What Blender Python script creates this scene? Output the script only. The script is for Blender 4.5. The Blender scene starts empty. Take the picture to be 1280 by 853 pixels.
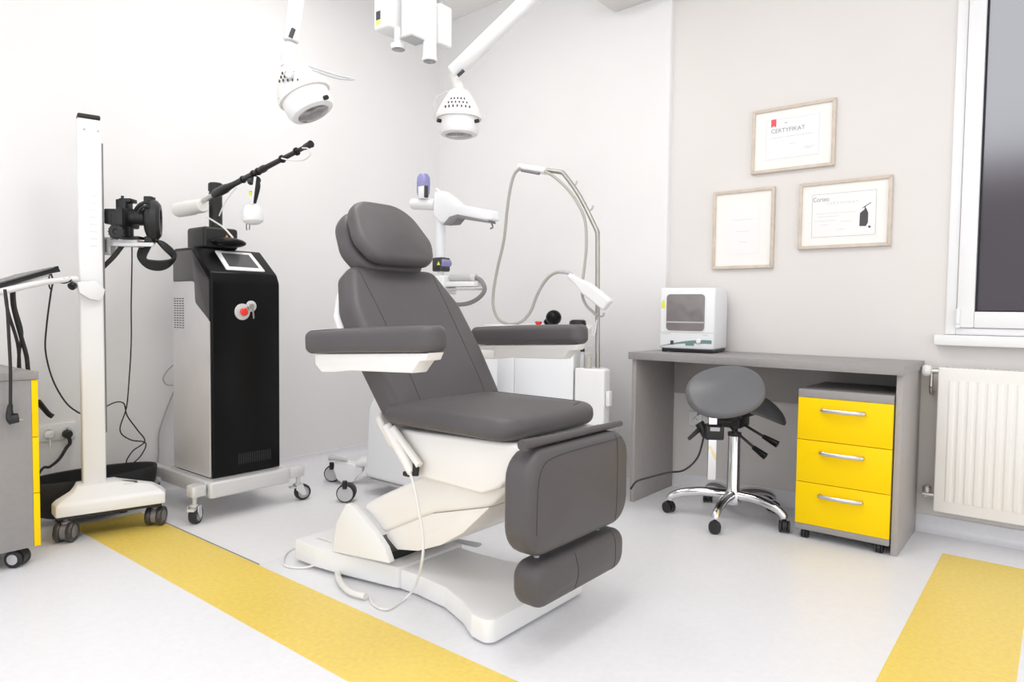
import bpy, bmesh, math, random
from mathutils import Vector as V, Matrix
random.seed(4)
S = bpy.context.scene
COL = S.collection
PI = math.pi

# ------------------------------------------------------------------ camera model
FPX = 1280 * 24 / 36
CAMZ = 0.97
YAW, PITCH, ROLL = math.radians(39.0), math.radians(2.57), math.radians(.685)
_f = V((-math.sin(YAW), math.cos(YAW), 0)); _r = V((math.cos(YAW), math.sin(YAW), 0)); _u = V((0, 0, 1))
FW = _f * math.cos(PITCH) - _u * math.sin(PITCH)
_u2 = _u * math.cos(PITCH) + _f * math.sin(PITCH)
RT = _r * math.cos(ROLL) + _u2 * math.sin(ROLL)
UP = _u2 * math.cos(ROLL) - _r * math.sin(ROLL)
CAM = V((0, 0, CAMZ))


def at(px, py, X=None, Y=None, Z=None, d=None):
    """point of the room seen at a pixel of the 1280x853 photograph, on a given plane"""
    k = RT * ((px - 640) / FPX) - UP * ((py - 426.5) / FPX) + FW
    if X is not None: t = X / k.x
    elif Y is not None: t = Y / k.y
    elif Z is not None: t = (Z - CAMZ) / k.z
    else: t = d
    return CAM + k * t


def path(pts, **kw):
    return [at(p[0], p[1], **kw) for p in pts]


# ------------------------------------------------------------------ materials
def mat(name, col, rough=.5, metal=0, spec=.5, noise=None, bump=None, trans=0, coat=0, emit=None, alpha=1, ior=1.45):
    m = bpy.data.materials.new(name); m.use_nodes = True
    nt = m.node_tree; b = nt.nodes['Principled BSDF']
    c = (*col, 1)
    b.inputs['Base Color'].default_value = c
    b.inputs['Roughness'].default_value = rough
    b.inputs['Metallic'].default_value = metal
    b.inputs['Specular IOR Level'].default_value = spec
    b.inputs['IOR'].default_value = ior
    if trans: b.inputs['Transmission Weight'].default_value = trans
    if coat: b.inputs['Coat Weight'].default_value = coat; b.inputs['Coat Roughness'].default_value = .08
    if emit: b.inputs['Emission Color'].default_value = (*col, 1); b.inputs['Emission Strength'].default_value = emit
    tc = nt.nodes.new('ShaderNodeTexCoord')
    if noise:
        sc, amt = noise
        n = nt.nodes.new('ShaderNodeTexNoise'); n.inputs['Scale'].default_value = sc; n.inputs['Detail'].default_value = 4
        nt.links.new(tc.outputs['Object'], n.inputs['Vector'])
        r = nt.nodes.new('ShaderNodeMapRange'); r.inputs['To Min'].default_value = 1 - amt; r.inputs['To Max'].default_value = 1 + amt
        r.inputs['From Min'].default_value = .3; r.inputs['From Max'].default_value = .7
        nt.links.new(n.outputs['Fac'], r.inputs['Value'])
        mx = nt.nodes.new('ShaderNodeVectorMath'); mx.operation = 'SCALE'
        mx.inputs[0].default_value = col
        nt.links.new(r.outputs['Result'], mx.inputs['Scale'])
        nt.links.new(mx.outputs['Vector'], b.inputs['Base Color'])
    if bump:
        sc, st = bump
        n = nt.nodes.new('ShaderNodeTexNoise'); n.inputs['Scale'].default_value = sc; n.inputs['Detail'].default_value = 3
        nt.links.new(tc.outputs['Object'], n.inputs['Vector'])
        bp = nt.nodes.new('ShaderNodeBump'); bp.inputs['Strength'].default_value = st; bp.inputs['Distance'].default_value = .002
        nt.links.new(n.outputs['Fac'], bp.inputs['Height']); nt.links.new(bp.outputs['Normal'], b.inputs['Normal'])
    return m


M = {}
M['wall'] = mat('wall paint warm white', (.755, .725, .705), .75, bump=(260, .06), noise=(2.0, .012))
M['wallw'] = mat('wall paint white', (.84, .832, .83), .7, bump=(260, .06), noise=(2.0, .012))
M['ceil'] = mat('ceiling paint', (.84, .83, .81), .8, noise=(3, .01))
M['floor'] = mat('pale vinyl', (.80, .80, .825), .34, noise=(55, .02), bump=(90, .03))
M['floory'] = mat('yellow vinyl', (.83, .62, .135), .34, noise=(60, .05), bump=(90, .03))
M['matw'] = mat('white sheet vinyl', (.82, .82, .83), .4, noise=(30, .015))
M['pvc'] = mat('white pvc', (.86, .86, .87), .3)
M['gasket'] = mat('black gasket', (.02, .02, .025), .6)
M['white'] = mat('white plastic', (.84, .84, .84), .35)
M['whitew'] = mat('warm white enamel', (.84, .815, .785), .35)
M['whiteb'] = mat('cool white plastic', (.84, .85, .87), .35)
M['rad'] = mat('radiator enamel', (.84, .82, .79), .3)
M['leather'] = mat('grey leatherette', (.094, .086, .090), .45, spec=.4, bump=(420, .12), noise=(9, .03))
M['seam'] = mat('dark seam', (.045, .042, .045), .7)
M['stoolgrey'] = mat('stool leatherette', (.135, .135, .143), .36, bump=(420, .1), noise=(9, .03))
M['stooldark'] = mat('stool underside', (.07, .07, .075), .4, bump=(420, .1))
M['desk'] = mat('grey laminate', (.31, .295, .29), .42, noise=(40, .03))
M['deskd'] = mat('grey laminate panel', (.39, .362, .348), .45, noise=(40, .03))
M['yellow'] = mat('yellow drawer front', (.97, .65, .0), .38, spec=.2)
M['chrome'] = mat('chrome', (.80, .80, .81), .08, metal=1)
M['steel'] = mat('brushed steel', (.46, .44, .41), .48, metal=1, noise=(20, .04))
M['alu'] = mat('satin aluminium', (.64, .62, .60), .38, metal=1, noise=(15, .03))
M['silver'] = mat('silver paint', (.60, .58, .585), .38, metal=.2, noise=(8, .03))
M['silverl'] = mat('light silver paint', (.66, .655, .655), .36, metal=.2)
M['black'] = mat('black plastic', (.014, .014, .015), .38)
M['gloss'] = mat('gloss black', (.004, .004, .0045), .28, spec=.2)
M['rubber'] = mat('rubber', (.022, .022, .024), .6, bump=(200, .1))
M['greyp'] = mat('grey plastic', (.22, .21, .215), .45)
M['greyl'] = mat('light grey plastic', (.50, .50, .51), .45)
M['charcoal'] = mat('charcoal lacquer', (.045, .041, .044), .3, coat=.15)
M['cable'] = mat('black cable', (.018, .017, .017), .5)
M['cablew'] = mat('white cable', (.78, .77, .75), .45)
M['cableg'] = mat('grey hose', (.44, .42, .38), .45)
M['red'] = mat('red button', (.80, .03, .015), .3, coat=.4)
M['redp'] = mat('red ribbon print', (.78, .10, .12), .5)
M['screen'] = mat('screen glass', (.10, .10, .105), .18)
M['wood'] = mat('pale wood', (.62, .54, .46), .45, noise=(30, .08))
M['paper'] = mat('paper', (.86, .85, .85), .5)
M['card'] = mat('mount card', (.88, .86, .83), .6)
M['ink'] = mat('grey ink', (.33, .33, .36), .6)
M['inkl'] = mat('light ink', (.66, .66, .72), .6)
M['inkd'] = mat('dark ink', (.07, .07, .08), .6)
M['warn'] = mat('yellow warning label', (.85, .42, .02), .5)
M['warny'] = mat('lime yellow label', (.80, .78, .12), .5)
M['violet'] = mat('violet translucent plastic', (.27, .26, .50), .25, coat=.3)
M['teal'] = mat('teal print', (.16, .27, .26), .4)
M['lens'] = mat('lamp lens', (.36, .34, .35), .12, metal=.6, noise=(40, .25))
M['brick'] = mat('outside render', (.20, .165, .19), .8, noise=(1.2, .15))
M['lamp'] = mat('lamp diffuser', (1, .97, .94), .5, emit=3)
M['brass'] = mat('worn nickel', (.62, .58, .52), .3, metal=1)
M['drawerpull'] = mat('satin handle', (.62, .60, .58), .3, metal=.9)
M['smoke'] = mat('smoked window', (.24, .215, .22), .16, coat=.3, noise=(4, .18))
# frosted glazing
g = bpy.data.materials.new('frosted glazing'); g.use_nodes = True
b = g.node_tree.nodes['Principled BSDF']
b.inputs['Base Color'].default_value = (.34, .34, .36, 1); b.inputs['Roughness'].default_value = .42
b.inputs['Transmission Weight'].default_value = .95; b.inputs['IOR'].default_value = 1.2
M['frost'] = g


# ------------------------------------------------------------------ mesh helpers
def newbm(): return bmesh.new()


class Mi:
    """faces made inside the block get material index i"""
    def __init__(s, bm, i): s.bm, s.i = bm, i
    def __enter__(s): s.old = set(s.bm.faces)
    def __exit__(s, *a):
        for f in s.bm.faces:
            if f not in s.old: f.material_index = s.i


def bevel(bm, geom_edges, w, seg=2):
    if w > 0 and geom_edges:
        bmesh.ops.bevel(bm, geom=geom_edges, offset=w, segments=seg, profile=.5, affect='EDGES', clamp_overlap=True)


def box(bm, lo, hi, bev=0, seg=2, mtx=None):
    lo, hi = V(lo), V(hi)
    r = bmesh.ops.create_cube(bm, size=1)
    vs = r['verts']; c = (lo + hi) / 2; s = hi - lo
    for v in vs:
        v.co = V((v.co.x * s.x, v.co.y * s.y, v.co.z * s.z)) + c
        if mtx: v.co = mtx @ v.co
    if bev:
        es = list({e for v in vs for e in v.link_edges})
        bevel(bm, es, bev, seg)


def frame(d):
    d = d.normalized()
    a = V((0, 0, 1)) if abs(d.z) < .9 else V((1, 0, 0))
    x = d.cross(a).normalized(); y = d.cross(x).normalized()
    return x, y


def lathe(bm, prof, o, d, n=24, ang=2 * PI):
    """prof: list of (radius, height) along d from o"""
    o, d = V(o), V(d).normalized(); x, y = frame(d)
    rings = []
    for r, h in prof:
        if r < 1e-6:
            rings.append([bm.verts.new(o + d * h)])
        else:
            rings.append([bm.verts.new(o + d * h + (x * math.cos(2 * PI * k / n) + y * math.sin(2 * PI * k / n)) * r) for k in range(n)])
    fs = []
    for A, B in zip(rings, rings[1:]):
        for k in range(n):
            k2 = (k + 1) % n
            q = []
            for v in ((A[k % len(A)], A[k2 % len(A)], B[k2 % len(B)], B[k % len(B)])):
                if v not in q: q.append(v)
            if len(q) > 2:
                try: fs.append(bm.faces.new(q))
                except ValueError: pass
    for R in (rings[0], rings[-1]):
        if len(R) > 2:
            try: fs.append(bm.faces.new(R))
            except ValueError: pass
    bmesh.ops.recalc_face_normals(bm, faces=fs)


def cyl(bm, a, b_, r, r2=None, n=20, bev=0):
    a, b_ = V(a), V(b_); L = (b_ - a).length; r2 = r if r2 is None else r2
    if bev: p = [(r - bev, 0), (r, bev), (r2, L - bev), (r2 - bev, L)]
    else: p = [(r, 0), (r2, L)]
    lathe(bm, p, a, b_ - a, n)


def smooth(pts, k=6):
    pts = [V(p) for p in pts]
    if len(pts) < 3: return pts
    P = [pts[0] * 2 - pts[1]] + pts + [pts[-1] * 2 - pts[-2]]
    out = []
    for i in range(1, len(P) - 2):
        p0, p1, p2, p3 = P[i - 1:i + 3]
        for j in range(k):
            t = j / k
            out.append(.5 * ((2 * p1) + (p2 - p0) * t + (2 * p0 - 5 * p1 + 4 * p2 - p3) * t * t + (3 * p1 - p0 - 3 * p2 + p3) * t ** 3))
    out.append(pts[-1])
    return out


def tube(bm, pts, r, n=8, k=6, closed=False, radii=None):
    pts = smooth(pts, k) if k else [V(p) for p in pts]
    up = None; rings = []
    N = len(pts)
    for i, p in enumerate(pts):
        t = (pts[min(i + 1, N - 1)] - pts[max(i - 1, 0)])
        if t.length < 1e-9: t = V((0, 0, 1))
        t.normalize()
        if up is None: up = frame(t)[0]
        up = (up - t * up.dot(t))
        if up.length < 1e-6: up = frame(t)[0]
        up.normalize(); s = t.cross(up)
        rr = r if radii is None else radii[0] + (radii[1] - radii[0]) * i / (N - 1)
        rings.append([bm.verts.new(p + (up * math.cos(2 * PI * j / n) + s * math.sin(2 * PI * j / n)) * rr) for j in range(n)])
    fs = []
    for A, B in zip(rings, rings[1:]):
        for j in range(n): fs.append(bm.faces.new((A[j], A[(j + 1) % n], B[(j + 1) % n], B[j])))
    fs.append(bm.faces.new(rings[0])); fs.append(bm.faces.new(rings[-1]))
    bmesh.ops.recalc_face_normals(bm, faces=fs)


def rpoly(pts, rad, seg=6):
    """rounded 2-D polygon"""
    n = len(pts); out = []
    if not isinstance(rad, (list, tuple)): rad = [rad] * n
    for i in range(n):
        p = V((*pts[i], 0)); a = V((*pts[i - 1], 0)); c = V((*pts[(i + 1) % n], 0))
        u = (a - p).normalized(); w = (c - p).normalized()
        ang = u.angle(w); r = rad[i]
        t = min(r / math.tan(ang / 2), (a - p).length * .49, (c - p).length * .49)
        r2 = t * math.tan(ang / 2)
        if r2 < 1e-6: out.append((p.x, p.y)); continue
        bis = (u + w).normalized(); cen = p + bis * (r2 / math.sin(ang / 2))
        s = p + u * t - cen; e = p + w * t - cen
        a0 = math.atan2(s.y, s.x); a1 = math.atan2(e.y, e.x)
        dd = (a1 - a0 + PI) % (2 * PI) - PI
        for k in range(seg + 1):
            q = a0 + dd * k / seg
            out.append((cen.x + r2 * math.cos(q), cen.y + r2 * math.sin(q)))
    return out


def inset(pts, d):
    n = len(pts); ar = sum(pts[i - 1][0] * pts[i][1] - pts[i][0] * pts[i - 1][1] for i in range(n))
    sg = 1 if ar > 0 else -1
    out = []
    for i in range(n):
        a = V((*pts[i - 1], 0)); p = V((*pts[i], 0)); c = V((*pts[(i + 1) % n], 0))
        t1 = (p - a); t2 = (c - p)
        if t1.length < 1e-9: t1 = t2
        if t2.length < 1e-9: t2 = t1
        t1.normalize(); t2.normalize()
        n1 = V((-t1.y, t1.x, 0)) * sg; n2 = V((-t2.y, t2.x, 0)) * sg
        m = (n1 + n2)
        if m.length < 1e-6: m = n1
        m.normalize(); k = d / max(.4, m.dot(n1))
        out.append((p.x + m.x * k, p.y + m.y * k))
    return out


def pad(bm, pts, thick, r, o, u, v, puff=0, seg=5, back_r=None, base=0.):
    """cushion: outline pts in the (u,v) plane at o, thickness along n = u x v, edges rounded by r, front bulging by puff"""
    o, u, v = V(o), V(u).normalized(), V(v).normalized(); nn = u.cross(v).normalized()
    br = r if back_r is None else back_r
    cx = sum(p[0] for p in pts) / len(pts); cy = sum(p[1] for p in pts) / len(pts)
    loops = []
    def add(P, h): loops.append([bm.verts.new(o + u * p[0] + v * p[1] + nn * h) for p in P])
    t0, t1 = base - thick / 2, base + thick / 2
    for k in range(seg + 1):
        a = PI / 2 * k / seg
        add(inset(pts, br * (1 - math.sin(a))), t0 + br * (1 - math.cos(a)))
    for k in range(seg + 1):
        a = PI / 2 * k / seg
        add(inset(pts, r * (1 - math.cos(a))), t1 - r * (1 - math.sin(a)))
    top = inset(pts, r)
    for s in (.85, .65, .4, .18):
        add([(cx + (p[0] - cx) * s, cy + (p[1] - cy) * s) for p in top], t1 + puff * (1 - s * s))
    fs = []
    n = len(pts)
    for A, B in zip(loops, loops[1:]):
        for i in range(n): fs.append(bm.faces.new((A[i], A[(i + 1) % n], B[(i + 1) % n], B[i])))
    c = bm.verts.new(o + u * cx + v * cy + nn * (t1 + puff))
    for i in range(n): fs.append(bm.faces.new((loops[-1][i], loops[-1][(i + 1) % n], c)))
    fs.append(bm.faces.new(loops[0]))
    bmesh.ops.recalc_face_normals(bm, faces=fs)


def seams(bm, lines, n, r=.0013, mi=1):
    """stitched seams laid on the surface of the cushion already in bm"""
    from mathutils.bvhtree import BVHTree
    bm.normal_update(); tree = BVHTree.FromBMesh(bm); n = V(n).normalized()
    for L in lines:
        out = []
        for p in smooth(L, 8):
            h = tree.ray_cast(p + n * .3, -n)
            if h[0] is not None: out.append(h[0] + n * .0002)
        if len(out) > 1:
            with Mi(bm, mi): tube(bm, out, r, 6, k=0)


def prism(bm, pts, h0, h1, o=(0, 0, 0), u=(1, 0, 0), v=(0, 1, 0), bev=0, seg=2, both=True):
    """2-D polygon in (u,v) extruded along n = u x v from h0 to h1"""
    o, u, v = V(o), V(u).normalized(), V(v).normalized(); n = u.cross(v).normalized()
    A = [bm.verts.new(o + u * p[0] + v * p[1] + n * h0) for p in pts]
    B = [bm.verts.new(o + u * p[0] + v * p[1] + n * h1) for p in pts]
    fs = [bm.faces.new(A), bm.faces.new(B)]
    k = len(pts)
    for i in range(k): fs.append(bm.faces.new((A[i], A[(i + 1) % k], B[(i + 1) % k], B[i])))
    bmesh.ops.recalc_face_normals(bm, faces=fs)
    if bev:
        es = list(fs[0].edges) if both else []
        es += list(fs[1].edges)
        bevel(bm, es, bev, seg)


def ell(bm, c, r, mtx=None, n=20):
    res = bmesh.ops.create_uvsphere(bm, u_segments=n, v_segments=n // 2 + 2, radius=1)
    for v in res['verts']:
        p = V((v.co.x * r[0], v.co.y * r[1], v.co.z * r[2]))
        if mtx: p = mtx @ p
        v.co = p + V(c)


XZ = dict(u=(1, 0, 0), v=(0, 0, 1))       # extrude along -Y
YZ = dict(u=(0, 1, 0), v=(0, 0, 1))       # extrude along +X


# ------------------------------------------------------------------ object helpers
def root_of(o):
    while o.parent: o = o.parent
    return o


def obj(name, bm, mats, parent=None, ang=38, label=None):
    me = bpy.data.meshes.new(name)
    if isinstance(mats, str): mats = [mats]
    for m in mats: me.materials.append(M[m])
    org = V((0, 0, 0))
    o = bpy.data.objects.new(name, me)
    COL.objects.link(o)
    if parent:
        org = root_of(parent).location.copy(); o.parent = parent
    else:
        lo = V((min(v.co.x for v in bm.verts), min(v.co.y for v in bm.verts), min(v.co.z for v in bm.verts)))
        hi = V((max(v.co.x for v in bm.verts), max(v.co.y for v in bm.verts), max(v.co.z for v in bm.verts)))
        org = V(((lo.x + hi.x) / 2, (lo.y + hi.y) / 2, lo.z)); o.location = org
    for v in bm.verts: v.co -= org
    bm.to_mesh(me); bm.free()
    for p in me.polygons: p.use_smooth = True
    me.set_sharp_from_angle(angle=math.radians(ang))
    if label: o['label'] = label
    return o


def thing(name, loc, label, cat, group=None):
    o = bpy.data.objects.new(name, None); COL.objects.link(o)
    o.empty_display_size = .1
    o.location = loc; o['label'] = label; o['category'] = cat
    if group: o['group'] = group
    return o


def tag(o, label, cat, group=None):
    o['label'] = label; o['category'] = cat
    if group: o['group'] = group
    return o


def struct(name, bm, m, parent=None, ang=38):
    o = obj(name, bm, m, parent, ang)
    if not parent: o['kind'] = 'structure'
    return o


def text(name, s, size, o, u, v, m, parent, depth=.0004, align='LEFT', sx=1):
    cu = bpy.data.curves.new(name, 'FONT'); cu.body = s; cu.size = size; cu.extrude = depth; cu.align_x = align
    t = bpy.data.objects.new(name, cu); COL.objects.link(t)
    dg = bpy.context.evaluated_depsgraph_get()
    me = bpy.data.meshes.new_from_object(t.evaluated_get(dg))
    bpy.data.objects.remove(t); bpy.data.curves.remove(cu)
    bm = newbm(); bm.from_mesh(me); bpy.data.meshes.remove(me)
    u, v = V(u).normalized(), V(v).normalized(); n = u.cross(v); o = V(o)
    for w in bm.verts: w.co = o + u * w.co.x * sx + v * w.co.y + n * w.co.z
    return obj(name, bm, m, parent)


# ================================================================== ROOM
XL, YR, ZC = -3.67, 3.54, 3.06
XJ = -1.74                                   # where the rear wall steps forward
XE, YB = 2.6, -2.2                           # how far the room runs beyond the frame
bm = newbm()
xs = [XL - .1, -3.35, -.355, -.065, XE]; ys = [YB, 1.085, 1.372, 3.25, 3.75]
g_ = [[bm.verts.new((x, y, 0)) for y in ys] for x in xs]
low = [[bm.verts.new((x, y, -.1)) for y in (ys[0], ys[-1])] for x in (xs[0], xs[-1])]
for i in range(4):
    for j in range(4):
        f = bm.faces.new((g_[i][j], g_[i + 1][j], g_[i + 1][j + 1], g_[i][j + 1]))
        if (i in (1, 2) and j == 1) or (i == 2 and j == 2): f.material_index = 1
bm.faces.new((low[0][0], low[0][1], low[1][1], low[1][0]))
struct('floor', bm, ['floor', 'floory'])
bm = newbm(); box(bm, (XL - .1, YB, -0.0), (XL, 3.75, ZC)); struct('wall_left', bm, 'wallw')
bm = newbm()
prism(bm, rpoly([(XL, 3.64), (XJ, 3.502), (XJ, 3.75), (XL, 3.75)], [0, .012, 0, 0]), 0, ZC)
struct('wall_back', bm, 'wallw')
# right wall with window opening
WX0, WX1, WZ0, WZ1 = -.41, 1.05, .887, 2.62
bm = newbm()
box(bm, (XJ, YR, 0), (WX0, YR + .2, ZC)); box(bm, (WX1, YR, 0), (XE, YR + .2, ZC))
box(bm, (WX0, YR, 0), (WX1, YR + .2, WZ0)); box(bm, (WX0, YR, WZ1), (WX1, YR + .2, ZC))
struct('wall_right', bm, 'wall')
bm = newbm(); box(bm, (XL - .1, YB, ZC), (XE, 3.75, ZC + .1)); struct('ceiling', bm, 'ceil')
bm = newbm(); box(bm, (-2.13, 3.28, 2.715), (XE, YR, ZC), .03, 3); struct('trim_1', bm, 'wall')
# coved vinyl upstand along the right wall
bm = newbm()
prism(bm, [(0, 0), (-.03, 0), (-.012, .012), (-.006, .03), (-.005, .075), (0, .078)], 0, XE - XJ, o=(XJ, YR, 0), u=(0, 1, 0), v=(0, 0, 1))
struct('baseboard_right', bm, 'floor')
bm = newbm()
prism(bm, [(0, 0), (.03, 0), (.012, .012), (.006, .03), (.005, .05), (0, .052)], -(3.62), -YB, o=(XL, 0, 0), u=(1, 0, 0), v=(0, 0, 1))
struct('baseboard_left', bm, 'floor')
# window
bm = newbm()
Y0 = YR - .012
for lo, hi in (((WX0, Y0, WZ0), (WX0 + .04, YR + .07, WZ1)), ((WX1 - .04, Y0, WZ0), (WX1, YR + .07, WZ1)),
               ((WX0 + .04, Y0, WZ0), (WX1 - .04, YR + .07, WZ0 + .03)), ((WX0 + .04, Y0, WZ1 - .04), (WX1 - .04, YR + .07, WZ1))):
    box(bm, lo, hi, .004)
wf = struct('window_1', bm, 'pvc')
bm = newbm()
sx0, sx1, sz0, sz1 = WX0 + .042, WX1 - .042, WZ0 + .032, WZ1 - .042
px0, pz0 = -.305, .988
for lo, hi in (((sx0, Y0 - .012, sz0), (px0, YR + .05, sz1)), ((sx1 - .06, Y0 - .012, sz0), (sx1, YR + .05, sz1)),
               ((px0, Y0 - .012, sz0), (sx1 - .06, YR + .05, pz0)), ((px0, Y0 - .012, sz1 - .07), (sx1 - .06, YR + .05, sz1))):
    box(bm, lo, hi, .005)
struct('window_sash', bm, 'pvc', wf)
bm = newbm()
for lo, hi in (((px0, YR + .0, pz0), (px0 + .007, YR + .03, sz1 - .07)), ((px0 + .007, YR, pz0), (sx1 - .06, YR + .03, pz0 + .006))):
    box(bm, lo, hi)
struct('window_gasket', bm, 'gasket', wf)
bm = newbm(); box(bm, (px0 + .007, YR + .012, pz0 + .006), (sx1 - .06, YR + .026, sz1 - .07)); struct('window_pane', bm, 'frost', wf)
bm = newbm(); cyl(bm, (WX0 + .047, Y0 - .018, .935), (WX0 + .047, Y0 - .018, 1.0), .008); cyl(bm, (WX0 + .047, Y0 - .018, .918), (WX0 + .047, Y0 - .018, .932), .009)
struct('window_hinge', bm, 'pvc', wf)
bm = newbm(); box(bm, (WX0 - .035, YR - .055, .84), (1.1, YR - .0005, .886), .006); box(bm, (WX0 + .002, YR - .0005, .84), (1.04, YR + .05, .886))
struct('trim_2', bm, 'pvc')
# house added outside so the frosted pane darkens towards the bottom
bm = newbm(); box(bm, (-5, 6.4, -1), (9, 7.2, 1.95)); prism(bm, [(-.2, 1.95), (1.0, 1.95), (.4, 2.25)], -9, 5, o=(0, 6.4, 0), u=(0, 1, 0), v=(0, 0, 1))
o = struct('exterior_added_house', bm, 'brick')

# ceiling lights (above the frame)
def ceiling_light(x, y, w, l, label, power):
    t = thing('ceiling_light', (x, y, ZC - .06), label, 'ceiling light', None)
    bm = newbm(); box(bm, (x - w / 2 - .02, y - l / 2 - .02, ZC - .05), (x + w / 2 + .02, y + l / 2 + .02, ZC - .001), .005); obj('housing', bm, 'white', t)
    bm = newbm(); box(bm, (x - w / 2, y - l / 2, ZC - .056), (x + w / 2, y + l / 2, ZC - .0502)); obj('diffuser', bm, 'lamp', t)
    L = bpy.data.lights.new('ceiling_lamp', 'AREA'); L.shape = 'RECTANGLE'; L.size = w; L.size_y = l; L.energy = power; L.color = (1, .975, .95)
    lo = bpy.data.objects.new('ceiling_lamp', L); COL.objects.link(lo); lo.parent = t; lo.location = (0, 0, -.002)
ceiling_light(-1.2, 1.45, .7, .7, 'square white ceiling light panel above the treatment chair', 12)
ceiling_light(-2.62, 2.1, .7, .7, 'square white ceiling light panel added as fill between the black laser machine and the corner', 6)  # unseen fill panel, added to lift the dark back corner
ceiling_light(-.9, -.2, 1.1, 1.1, 'square white ceiling light panel over the open floor before the chair', 5)

# ================================================================== TREATMENT CHAIR
CY = 1.705
T = thing('treatment_chair', (-1.75, CY, 0), 'big grey padded treatment chair on a white base in the middle of the room', 'treatment chair')
def sym(p): return p + [(x, 2 * CY - y) for x, y in reversed(p)]
bm = newbm()
prism(bm, rpoly(sym([(-1.80, 1.555), (-1.66, 1.560), (-1.52, 1.548), (-1.40, 1.505), (-1.325, 1.460), (-1.246, 1.450)]), .03, 4), .006, .078, bev=.010)
obj('base_plate', bm, 'white', T)
bm = newbm()
prism(bm, rpoly(sym([(-2.255, 1.478), (-2.12, 1.478), (-1.98, 1.497), (-1.738, 1.545)]), .012, 3), .012, .088, bev=.007)
obj('rear_base_cover', bm, 'white', T)
for s in (1, -1):
    yy = CY - s * .205
    P = [(p.x, p.z) for p in (at(a, b_, Y=1.5) for a, b_ in ((436, 629), (424, 652), (418, 692), (491, 704), (484, 684), (471, 664), (456, 646), (443, 631)))]
    P = [(x, max(z, .089)) for x, z in P]
    bm = newbm(); prism(bm, rpoly(P, .006, 3), -.012, .012, o=(0, yy, 0), bev=.003, **XZ)
    obj('side_bracket', bm, 'white', T)
# lower (scissor) cover and upper cover
def cover(pix, y, w, name, m, r=.02, bev=.02):
    P = [(p.x, p.z) for p in (at(a, b_, Y=y) for a, b_ in pix)]
    bm = newbm(); prism(bm, rpoly(P, r, 4), -w, w, o=(0, CY, 0), bev=bev, seg=3, **XZ)
    return obj(name, bm, m, T)
cover([(447, 634), (470, 622), (523, 597), (600, 575), (645, 600), (612, 634), (603, 636), (537, 643), (477, 667), (463, 648)], 1.52, .178, 'lift_cover', 'whitew', .02, .014)
cover([(477, 667), (537, 643), (603, 636), (612, 634), (576, 668), (548, 683), (520, 690), (494, 688)], 1.53, .168, 'lower_lift_cover', 'whitew', .015, .018)
cover([(482, 533), (520, 540), (662, 558), (643, 592), (622, 612), (600, 619), (523, 597), (508, 566)], 1.48, .222, 'seat_shroud', 'whitew', .012, .022)
bm = newbm(); box(bm, (-1.97, 1.56, .0885), (-1.80, 1.85, .118), .004); obj('lift_mechanism', bm, 'black', T)
bm = newbm(); p = at(562, 676, Z=.085); q = at(600, 683, Z=.085); dq = (q - p).normalized(); prism(bm, rpoly([(0, -.012), ((q - p).length, -.02), ((q - p).length, .02), (0, .02)], .01), 0, .005, o=p, u=dq, v=V((0, 0, 1)).cross(dq)); obj('foot_lever', bm, 'greyl', T)
# seat cushion
bm = newbm()
O = rpoly([(-1.715, 1.435), (-1.17, 1.435), (-1.185, 1.955), (-1.715, 1.965)], [.05, .085, .10, .05], 7)
pad(bm, O, .068, .030, (0, 0, .634), (1, 0, 0), (0, 1, 0), .012)
seams(bm, [[(-1.70, 1.905, .7), (-1.5, 1.910, .7), (-1.3, 1.912, .7), (-1.24, 1.89, .7), (-1.215, 1.82, .7)]], (0, 0, 1))
obj('seat', bm, ['leather', 'seam'], T)
# front flap roll
bm = newbm(); tube(bm, [(-1.128, 1.44, .606), (-1.128, 1.6, .604), (-1.128, 1.965, .602)], .014, 14, radii=(.0155, .010))
box(bm, (-1.19, 1.52, .590), (-1.135, 1.93, .596), .002)
obj('front_flap', bm, 'leather', T)
# leg rest
bm = newbm()
O = rpoly([(1.428, .288), (1.968, .288), (1.968, .588), (1.428, .588)], .085, 7)
pad(bm, O, .10, .030, (-1.14, 0, 0), (0, 1, 0), (0, 0, 1), .010)
seams(bm, [[(-1, 1.88, .580), (-1, 1.88, .5), (-1, 1.88, .4), (-1, 1.88, .296)], [(-1, 1.462, .36), (-1, 1.463, .46), (-1, 1.472, .52), (-1, 1.505, .556), (-1, 1.6, .566), (-1, 1.7, .567), (-1, 1.95, .567)]], (1, 0, 0))
obj('leg_rest', bm, ['leather', 'seam'], T)
bm = newbm()
O = rpoly([(1.462, .140), (1.945, .140), (1.945, .272), (1.462, .272)], [.055, .055, .05, .05], 7)
pad(bm, O, .095, .03, (-1.135, 0, 0), (0, 1, 0), (0, 0, 1), .008)
seams(bm, [[(-1, y, .269), (-1, y, .21), (-1, y, .143)] for y in (1.655, 1.875)], (1, 0, 0))
obj('foot_rest', bm, ['leather', 'seam'], T)
bm = newbm()
for y in (1.53, 1.85): cyl(bm, (-1.14, y, .262), (-1.14, y, .298), .008)
box(bm, (-1.225, 1.55, .36), (-1.191, 1.86, .57), .006)
obj('leg_rest_frame', bm, 'greyl', T)
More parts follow.
